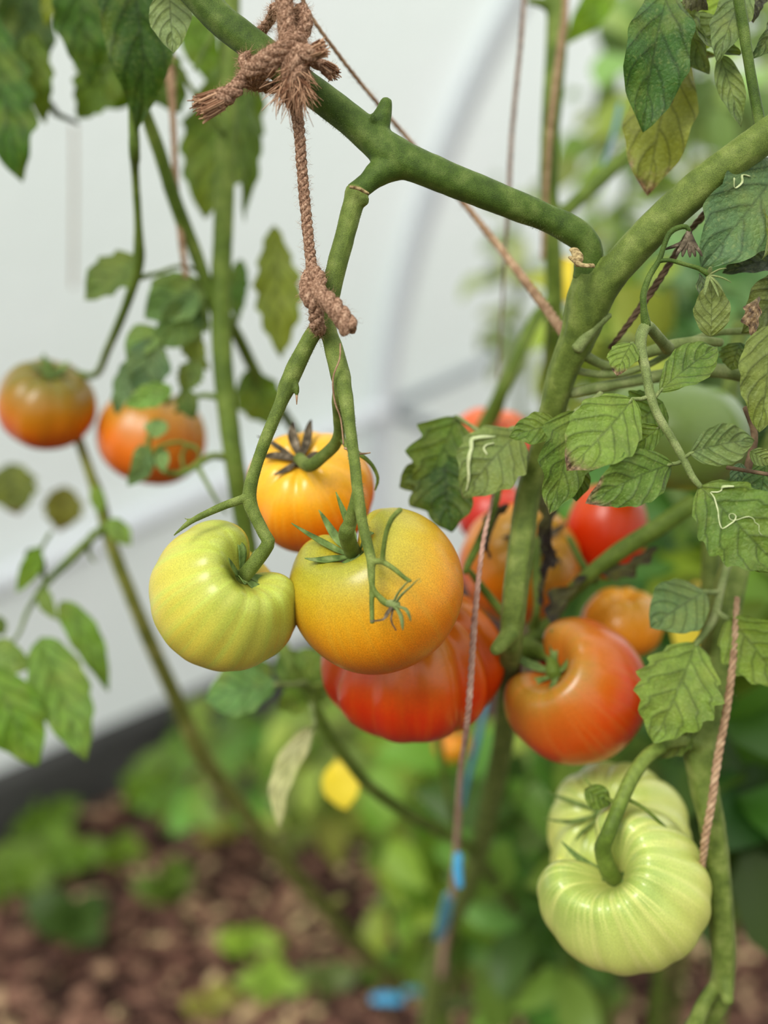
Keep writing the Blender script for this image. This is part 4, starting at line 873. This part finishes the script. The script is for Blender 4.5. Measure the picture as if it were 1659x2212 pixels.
tube(mb, [(1100, 1440, 50, .70), (1060, 1400, 26, .71), (1000, 1380, 20, .71)]+[(T4['cav'], .004)], 9, .005)
tube(mb, [(1150, 1360, 24, .72), (1160, 1310, 18, .715)]+[(T6['cav']+T6['Z']*.006, .004), (T6['cav'], .004)], 9, .005)
fuse(mb.build('side_stalk', M_stem_bg, A_), .0013, 3)
for b_, t_, w_, k_ in (((1196, 1060, .70), (1196, 1230, .69), 44, 1), ((1204, 1190, .70), (1172, 1310, .69), 26, 2), ((1090, 1100, .70), (1054, 1205, .69), 30, 3), ((1270, 1245, .70), (1190, 1390, .69), 56, 4), ((1300, 1240, .705), (1420, 1180, .70), 40, 5), ((1100, 1090, .69), (1040, 1125, .69), 22, 6)):
    leaf(A_, b_, t_, w_, (58, 48, 44), name='withered_leaf', roll=30*k_, teeth=(3, .25), fold=.9, wave=.10, quilt=.03, seed=k_)

# ================================================================== TWINE AND TAPE
def cord(name, label, cat='twine', group=None): return thing(name, Vector((0, 0, 0)), label, cat, group)
J = cord('jute_twine', 'thick brown jute twine knotted round the arching stem and holding up the truss')
mb = MB()
pr = rope(mb, [(636, 215, 30, .560), (642, 250, 27, .560), (648, 300, 24, .562), (652, 360, 24, .564), (658, 430, 24, .566), (664, 490, 24, .567), (670, 550, 24, .567), (674, 590, 26, .566)], fuzz=5000, seed=1)
mb.build('hanging_strand', [M_jute, M_jute_fibre], J)
mb = MB()   # upper knot: strand from above, wraps round the stem
rope(mb, [(590, -800, 34, .552), (602, -300, 36, .552), (610, -60, 37, .552), (614, -10, 39, .552), (618, 40, 39, .551), (622, 90, 37, .550), (622, 140, 30, .549), (626, 190, 29, .551), (634, 225, 27, .557)], pitch=.021, strands=4, fuzz=15000, seed=2)
rope(mb, [(628, 96, 42, .555), (648, 74, 39, .556), (660, 44, 32, .556), (650, 18, 25, .558), (640, 60, 29, .562), (640, 100, 34, .56)], pitch=.02, strands=4, fuzz=15000, seed=3)
rope(mb, [(592, 14, 20, .572), (585, 40, 22, .582), (565, 66, 22, .592), (545, 90, 24, .598), (540, 130, 25, .588), (548, 165, 29, .566), (575, 150, 32, .551), (608, 110, 34, .547), (640, 84, 34, .551), (650, 110, 34, .560), (640, 150, 30, .565)], pitch=.02, strands=4, fuzz=15000, seed=4)
rope(mb, [(638, 90, 29, .575), (612, 100, 30, .548), (580, 122, 37, .547), (548, 148, 39, .549), (534, 158, 34, .556), (528, 176, 25, .566), (560, 186, 25, .58), (600, 190, 24, .59), (650, 190, 25, .583), (655, 160, 29, .562), (648, 120, 32, .552)], pitch=.02, strands=4, fuzz=15000, seed=5)
rope(mb, [(536, 118, 18, .566), (524, 130, 20, .556), (534, 150, 18, .552), (548, 160, 17, .553)], pitch=.010, fuzz=6000, seed=6)
rope(mb, [(644, 108, 37, .548), (640, 140, 39, .546), (636, 175, 37, .547), (632, 205, 34, .552)], pitch=.02, fuzz=12000, seed=8)
kn = mb.build('stem_knot', [M_jute, M_jute_fibre], J)
def frayed(name, pts, cnt, spread, ln, seed):
    m_ = MB(); pr_ = rope(m_, pts, fuzz=6000, seed=seed, pitch=.016); rg_ = random.Random(seed)
    c, r = pr_[-1]; t = (pr_[-1][0]-pr_[-3][0]).normalized(); x, y = frames([p for p, _ in pr_])[-1]
    for _ in range(cnt):
        a = rg_.uniform(0, 6.28); q = r*rg_.random()**.5; o_ = x*math.cos(a)*q+y*math.sin(a)*q
        e1 = c+o_*1.15+t*ln*.5+V(*(rg_.uniform(-1, 1) for _ in range(3)))*spread*.3; e2 = c+o_*(1.2+spread*60)+t*ln*rg_.uniform(.6, 1.15)+V(*(rg_.uniform(-1, 1) for _ in range(3)))*spread
        tube(m_, [(c+o_-t*.004, .0004), (e1, .0004), (e2, .00025)], 4, .004, 1)
    m_.build(name, [M_jute, M_jute_fibre], J)
frayed('frayed_tail', [(532, 160, 28, .555), (518, 178, 30, .553), (505, 196, 36, .551), (480, 212, 42, .550), (460, 222, 46, .549)], 90, .0012, .009, 11)
frayed('frayed_tail', [(640, 112, 40, .547), (664, 116, 40, .544), (690, 106, 34, .541)], 60, .001, .003, 12)
frayed('frayed_tail', [(646, 128, 26, .556), (672, 132, 24, .555), (700, 144, 26, .554), (716, 154, 30, .553)], 50, .0008, .003, 13)
mb = MB(); rg = random.Random(21)  # loose tuft where the tails are cut at the knot
for _ in range(260):
    b = P(636+rg.gauss(0, 12), 165+rg.gauss(0, 18), .549+rg.uniform(-.004, .004)); ang = rg.gauss(0, .55)
    e2 = b+V(math.sin(ang)*.014, -math.cos(ang)*.017*rg.uniform(.5, 1.1), rg.uniform(-.003, .006))
    tube(mb, [(b, .00022), (b.lerp(e2, .6)+V(rg.uniform(-.001, .001), 0, .002), .0002), (e2, .00012)], 4, .004)
tube(mb, [(622, 196, 14, .556), (618, 206, 24, .555), (634, 214, 40, .555), (640, 228, 34, .556)], 10, .002, wob=.4)
tag(mb.build('fibre_tuft', M_jute_fibre, J), kind='stuff')
mb = MB()   # lower knot round the truss fork
rope(mb, [(674, 580, 27, .566), (686, 594, 30, .561), (692, 612, 30, .558), (680, 630, 32, .556), (668, 622, 32, .560), (666, 600, 30, .566), (676, 588, 28, .572), (690, 600, 28, .570)], pitch=.013, fuzz=7000, seed=31)
rope(mb, [(666, 605, 34, .560), (664, 630, 36, .557), (672, 650, 34, .555), (682, 672, 32, .557), (684, 700, 34, .561), (690, 712, 28, .57), (704, 708, 24, .585), (712, 690, 24, .592), (704, 650, 24, .592), (684, 630, 28, .577), (672, 640, 30, .562)], pitch=.013, fuzz=7000, seed=32)
mb.build('truss_knot', [M_jute, M_jute_fibre], J)
mb = MB(); rope(mb, [(678, 625, 34, .556), (696, 638, 38, .551), (716, 658, 42, .548), (738, 684, 44, .546), (757, 712, 44, .545)], strands=3, pitch=.017, fuzz=5000, seed=33, n=8)
mb.build('cut_tail', [M_jute, M_jute_fibre], J)

def twine(pts, mats, label, group=None, pitch=.014, fuzz=0, name='twine', strands=3, seed=0):
    m_ = MB(); rope(m_, pts, strands=strands, pitch=pitch, step=.0018, n=6, fuzz=fuzz, seed=seed)
    return tag(m_.build(name, mats), label, 'twine', group or 'thin twines tying up the plants')
twine([(560, -160, 9, .585), (640, -30, 9, .60), (672, 36, 9, .61), (740, 130, 9, .63), (800, 205, 9, .65), (890, 310, 10, .68), (990, 425, 13, .70), (1080, 536, 17, .70), (1130, 600, 19, .68), (1190, 680, 22, .66), (1246, 756, 26, .635)], [M_twine, M_twine], 'thin tan twine slanting behind the arching branch to the thick trunk', fuzz=600)
twine([(1180, -700, 11, .75), (1135, -40, 11, .75), (1126, 80, 11, .75), (1114, 200, 11, .755), (1105, 300, 11, .76), (1100, 400, 11, .76), (1095, 480, 8, .77), (1086, 640, 6, .80), (1076, 820, 5, .84)], [M_dark_twine, M_dark_twine], 'thin dark twine hanging almost straight between the hoop and the upright stem', pitch=.014)
twine([(1250, -700, 14, .815), (1224, -40, 14, .815), (1212, 90, 14, .815), (1190, 260, 14, .815), (1180, 400, 12, .82), (1172, 560, 10, .84)], [M_twine, M_twine], 'tan twine running down the upright stem behind the arch')
twine([(364, 100, 18, .77), (368, 150, 24, .77), (374, 260, 14, .77), (380, 400, 14, .775), (392, 520, 15, .78), (402, 600, 12, .785)], [M_twine, M_twine], 'tan twine hanging below the small pale leaf', fuzz=300)
twine([(1640, 330, 10, .595), (1570, 400, 15, .60), (1520, 465, 16, .60), (1490, 500, 12, .60), (1440, 580, 15, .60), (1400, 640, 16, .605), (1350, 710, 13, .61), (1316, 752, 9, .62)], [M_stem_dry, M_stem_dry], 'brown twine slanting from the sweeping branch past the withered blossom', fuzz=300)
twine([(1084, 930, 7, .665), (1062, 1085, 7, .645), (1046, 1160, 10, .635), (1036, 1230, 11, .63), (1024, 1350, 14, .63), (1016, 1480, 14, .635), (1008, 1570, 13, .65), (994, 1680, 12, .75), (988, 1800, 13, .86), (978, 1920, 12, 1.0), (960, 2040, 16, 1.2), (945, 2180, 19, 1.4), (935, 2260, 19, 1.5)], [M_pink_twine, M_twine], 'faded thin twine hanging in front of the ribbed red tomato')
twine([(1592, 1290, 12, .64), (1586, 1400, 16, .635), (1572, 1520, 17, .633), (1550, 1640, 18, .632), (1536, 1740, 18, .632), (1522, 1820, 18, .635), (1516, 1880, 12, .645)], [M_twine, M_twine], 'reddish tan twine tied along the tall ridged stem', fuzz=300)
twine([(160, 270, 6, 1.4), (160, 420, 6, 1.4), (158, 620, 6, 1.4)], [M_twine, M_twine], 'faint thin twine hanging vertically before the film by the drooping leaves')
def ribbon(pts, mat, label, name='blue_tape', flat=.35, n=8):
    m_ = MB(); tube(m_, pts, n, .008, flat=flat); return tag(m_.build(name, mat), label, 'tape', 'blue tape ties')
ribbon([(1050, 1520, 34, .90), (1032, 1600, 40, .90), (1012, 1680, 36, .92), (1000, 1740, 26, .94)], M_blue_dull, 'dull blue tape strip under the ribbed red tomato')
ribbon([(990, 1846, 32, .86), (989, 1880, 36, .86), (993, 1914, 30, .86)], M_blue, 'bright blue tape loop round the lower stem', flat=.6)
ribbon([(972, 1930, 26, 1.02), (958, 1990, 30, 1.06), (948, 2030, 20, 1.1)], M_blue_dull, 'dull blue tape end hanging below the bright blue loop')
ribbon([(806, 2158, 24, 1.55), (836, 2156, 36, 1.55), (868, 2160, 28, 1.55)], M_blue, 'bright blue tape scrap on the ground at the foot of the stems', flat=.6)
ribbon([(876, 2142, 24, 1.56), (905, 2140, 26, 1.57)], M_blue_dull, 'small duller blue scrap beside the bright blue scrap on the ground', flat=.6)
ribbon([(1338, 228, 26, .95), (1328, 280, 30, .95), (1306, 350, 22, .96), (1290, 420, 12, .97)], M_blue_dull, 'blue tape hanging behind the broad dark leaf at the top')
ribbon([(1246, 560, 14, .90), (1240, 640, 16, .90), (1224, 690, 14, .90)], M_blue_dull, 'blue tape glimpsed beside the upright stem below the elbow')

# ================================================================== GROUND PLANTS
def simple_leaf(mb, b, u, ln, wd, up, seed, mi=0, nt_=7, ns=4, fold=.25):
    blade(mb, b, b+u*ln, wd, roll=0, bow=-.0+.10, fold=fold, teeth=(3, .06), quilt=0, wave=.04, seed=seed, nt_=nt_, ns=ns, mi=mi, face=up)
def weed(px, py, spread, n, c, label, hgt=.05, seed=0, size=1.0, group='weeds in the mulch'):
    p = G(px, py); rg_ = random.Random(seed+px); sc_ = (p-CP).dot(FW)/F
    t = thing('weed_seedling', Vector((p.x, p.y, gz(p.x, p.y)-.012)), label, 'weed', group)
    m_ = MB(); top = t.location+Vector((rg_.uniform(-.01, .01), rg_.uniform(-.01, .01), hgt))
    tube(m_, [(t.location-Vector((0, 0, .01)), .0022), (t.location.lerp(top, .5), .002), (top, .0014)], 6, .01); m_.build('stem', M_stem_bg, t)
    for k in range(n):
        a = 2*pi*k/n+rg_.uniform(-.4, .4); ln = spread*sc_*.74*rg_.uniform(.8, 1.15)
        u = Vector((math.cos(a), math.sin(a), rg_.uniform(.0, .55))).normalized()
        m2 = MB(); simple_leaf(m2, t.location.lerp(top, rg_.uniform(.6, 1)), u, ln, ln*rg_.uniform(.62, .8)*size, (CP-p).normalized(), seed+k)
        m2.build('leaf', M_fol, t, (*S(*c), 1))
Wg = (98, 154, 40); Wl_ = (144, 200, 66); Wy = (150, 160, 66); Wd = (64, 104, 40)
for i, (a, b, s_, n_, c, h_, lb) in enumerate([
    (95, 1800, 120, 5, Wg, .05, 'green weed at the foot of the dark board, nearest the photo edge'),
    (150, 1900, 130, 5, (104, 160, 48), .06, 'heart leaved bright green weed standing in open mulch by the dark board'),
    (28, 1950, 150, 5, (108, 156, 52), .06, 'large light green weed below the dark board at the very edge of the bed'),
    (266, 1880, 90, 4, (104, 156, 26), .04, 'small bright green weed beside the heart leaved one'),
    (335, 1760, 110, 6, (98, 156, 22), .10, 'tall lime green weed where the dark board meets the bare slanting stem'),
    (350, 1980, 110, 6, (92, 136, 36), .08, 'spindly green weed in the middle of the mulch'),
    (485, 1830, 80, 4, (166, 170, 66), .04, 'yellowing small weed under the bare slanting stem'),
    (170, 2040, 150, 6, Wd, .06, 'dark green weed with two orange fruits lying beside it'),
    (545, 2060, 100, 4, Wl_, .04, 'pale lime seedling above its twin in the mulch'),
    (590, 2150, 110, 4, (136, 192, 66), .04, 'brightest lime seedling, nearest of the two in the mulch'),
    (450, 2190, 90, 5, Wy, .03, 'olive weed at the bottom edge beside the lime seedlings'),
    (700, 2150, 110, 4, (92, 120, 52), .05, 'dull green weed beside the bright blue scrap'),
    (1110, 2090, 90, 4, (110, 156, 60), .05, 'small light weed right of the lower stems'),
    (1210, 2200, 200, 6, (98, 146, 46), .08, 'broad green weed below the pale green fruits'),
    (1040, 2120, 70, 4, (100, 130, 50), .04, 'little weed at the foot of the thick stem'),
    (410, 1640, 100, 6, (84, 122, 50), .12, 'bushy weed against the dark board behind the bare stem')]):
    weed(a, b, s_, n_, c, lb, h_, seed=i*13)
for i, (a, b, r_, lb) in enumerate([(96, 1985, .016, 'tiny orange fruit on the ground behind the dark green weed'), (138, 2046, .02, 'tiny amber fruit on the ground in front of the dark green weed'), (978, 1610, .02, 'small orange fruit glowing below the ribbed red tomato'), (1650, 1335, .02, 'small yellow fruit beside the toothed leaflet at the photo edge')]):
    if i < 2: p = G(a, b)+Vector((0, 0, r_*.9))
    else: p = P(a, b, 1.2 if i == 2 else 1.3)
    m_ = MB(); n_ = 20
    vs = []; fs = []
    for k in range(11):
        for j in range(n_):
            t_ = pi*(k+.02)/10.04; vs.append(p+Vector((math.sin(t_)*math.cos(2*pi*j/n_), math.sin(t_)*math.sin(2*pi*j/n_), math.cos(t_)*.88-.12*math.exp(-(math.sin(t_)/.3)**2)*(1 if t_ < 1.5 else -.3)))*r_)
    for k in range(10):
        for j in range(n_): fs.append((k*n_+j, (k+1)*n_+j, (k+1)*n_+(j+1) % n_, k*n_+(j+1) % n_))
    m_.add(vs, fs); o = m_.build('cherry_tomato', noisy('orange_cherry', [(.3, S(206, 110, 16)), (.7, S(226, 150, 30))], 20, .35, .4) if i < 3 else noisy('yellow_cherry', [(.3, S(226, 196, 20)), (.7, S(236, 210, 40))], 20, .35, .4), origin=p)
    tag(o, lb, 'tomato', 'small orange and yellow fruits')
    m_ = MB()
    for k in range(5):
        a_ = k*1.256; u = Vector((math.cos(a_), math.sin(a_), .1)); tube(m_, [(Vector((0, 0, r_*.80)), r_*.12), (u*r_*.4+Vector((0, 0, r_*.9)), r_*.10), (u*r_*.75+Vector((0, 0, r_*.86)), r_*.03)], 6, .003)
    c_ = m_.build('calyx', M_sepal); c_.parent = o

# ================================================================== BUSHY PLANTS FURTHER DOWN THE TUNNEL
def bush(x0, y0, x1, y1, d0, d1, n, size, c, label, seed, stem=True, name='tomato_plant'):
    rg_ = random.Random(seed); gx = (x0+x1)/2; dm = (d0+d1)/2
    foot = P(gx, (y0+y1)/2, dm); foot = Vector((foot.x, foot.y, 0)); foot.z = gz(foot.x, foot.y)-.02
    t = thing(name, foot, label, 'tomato plant' if name == 'tomato_plant' else 'weed', 'leafy plants further down the tunnel')
    m_ = MB(); top = P(gx, max(y0, 0)-40 if y0 < 100 else y0+(y1-y0)*.2, dm)
    if stem:
        mid = foot.lerp(top, .5)+V(rg_.uniform(-.04, .04), 0, 0)
        tube(m_, [(foot, .009), (mid, .008), (top, .005)], 8, .03, wob=.08)
    m2 = MB()
    for k in range(n):
        p = P(rg_.uniform(x0, x1), rg_.uniform(y0, y1), rg_.uniform(d0, d1))
        if p.z < .02: p.z = rg_.uniform(.02, .1)
        if (p-B0).dot(NW) < nf(p.z)+.05: continue
        ax = foot.lerp(top, min(1, max(0, (p.z-foot.z)/max(.05, top.z-foot.z))))
        if stem and k % 4 == 0: tube(m_, [(ax, .003), (ax.lerp(p, .6)+Vector((0, 0, .02)), .0025), (p, .0015)], 5, .05)
        u = V(rg_.uniform(-1, 1), rg_.uniform(-1.1, .35), rg_.uniform(-.5, .6)).normalized(); ln = size*rg_.uniform(.6, 1.2)
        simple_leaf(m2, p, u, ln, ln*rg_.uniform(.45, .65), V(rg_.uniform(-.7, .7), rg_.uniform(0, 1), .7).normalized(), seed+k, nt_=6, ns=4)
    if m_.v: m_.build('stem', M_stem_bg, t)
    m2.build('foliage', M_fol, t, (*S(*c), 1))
    return t
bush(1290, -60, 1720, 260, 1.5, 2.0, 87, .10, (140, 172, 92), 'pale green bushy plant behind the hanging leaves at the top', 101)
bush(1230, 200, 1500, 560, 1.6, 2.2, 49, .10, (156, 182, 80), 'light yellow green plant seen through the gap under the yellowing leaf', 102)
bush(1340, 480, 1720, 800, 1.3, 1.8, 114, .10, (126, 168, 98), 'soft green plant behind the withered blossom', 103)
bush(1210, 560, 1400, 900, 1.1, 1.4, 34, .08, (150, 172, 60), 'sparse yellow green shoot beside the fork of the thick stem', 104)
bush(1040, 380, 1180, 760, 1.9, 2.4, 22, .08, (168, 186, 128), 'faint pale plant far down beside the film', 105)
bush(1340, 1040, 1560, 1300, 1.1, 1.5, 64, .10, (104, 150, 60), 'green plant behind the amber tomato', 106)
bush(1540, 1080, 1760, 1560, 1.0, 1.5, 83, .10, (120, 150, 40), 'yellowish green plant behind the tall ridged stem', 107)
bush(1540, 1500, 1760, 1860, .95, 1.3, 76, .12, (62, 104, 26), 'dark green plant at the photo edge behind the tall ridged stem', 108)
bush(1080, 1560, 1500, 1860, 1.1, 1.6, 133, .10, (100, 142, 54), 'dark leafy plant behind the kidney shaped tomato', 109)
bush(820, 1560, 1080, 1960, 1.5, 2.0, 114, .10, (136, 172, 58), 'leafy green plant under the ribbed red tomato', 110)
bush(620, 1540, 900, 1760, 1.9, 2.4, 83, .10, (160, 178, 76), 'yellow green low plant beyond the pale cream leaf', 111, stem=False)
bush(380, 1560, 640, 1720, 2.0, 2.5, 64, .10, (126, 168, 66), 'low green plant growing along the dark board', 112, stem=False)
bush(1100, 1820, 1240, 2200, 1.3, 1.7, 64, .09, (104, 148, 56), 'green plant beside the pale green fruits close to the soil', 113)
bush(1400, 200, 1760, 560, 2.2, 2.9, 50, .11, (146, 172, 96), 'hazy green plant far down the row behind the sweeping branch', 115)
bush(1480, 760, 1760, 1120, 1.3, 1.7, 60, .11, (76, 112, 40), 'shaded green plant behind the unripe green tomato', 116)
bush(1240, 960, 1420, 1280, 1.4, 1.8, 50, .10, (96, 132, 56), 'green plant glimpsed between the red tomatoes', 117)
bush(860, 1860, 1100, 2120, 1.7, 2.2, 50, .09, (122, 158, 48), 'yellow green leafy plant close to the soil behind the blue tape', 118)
M_yellow = noisy('yellow_blade', [(.3, S(216, 190, 30)), (.7, S(236, 214, 66))], 30, .5, .3)
for i, (par, a, b, d_, r_, st) in enumerate([(B_, 738, 1684, .95, .021, (752, 1642, .84)), (C_, 1500, 1345, .90, .030, (1534, 1300, .71)), (D_, 1225, 600, .95, .022, (1196, 560, .86))]):
    m_ = MB(); p = P(a, b, d_); top = p+V(-.2, .8, 0)*r_; simple_leaf(m_, top, V(.2, -1, .1).normalized(), r_*2, r_*1.5, V(0, .3, 1).normalized(), i)
    tube(m_, [(P(*st), .0015), (P(*st).lerp(top, .5)+V(0, .01, 0), .0013), (top, .001)], 6, .01)
    m_.build('leaf', M_yellow, par)['label'] = 'bright yellow leaf'
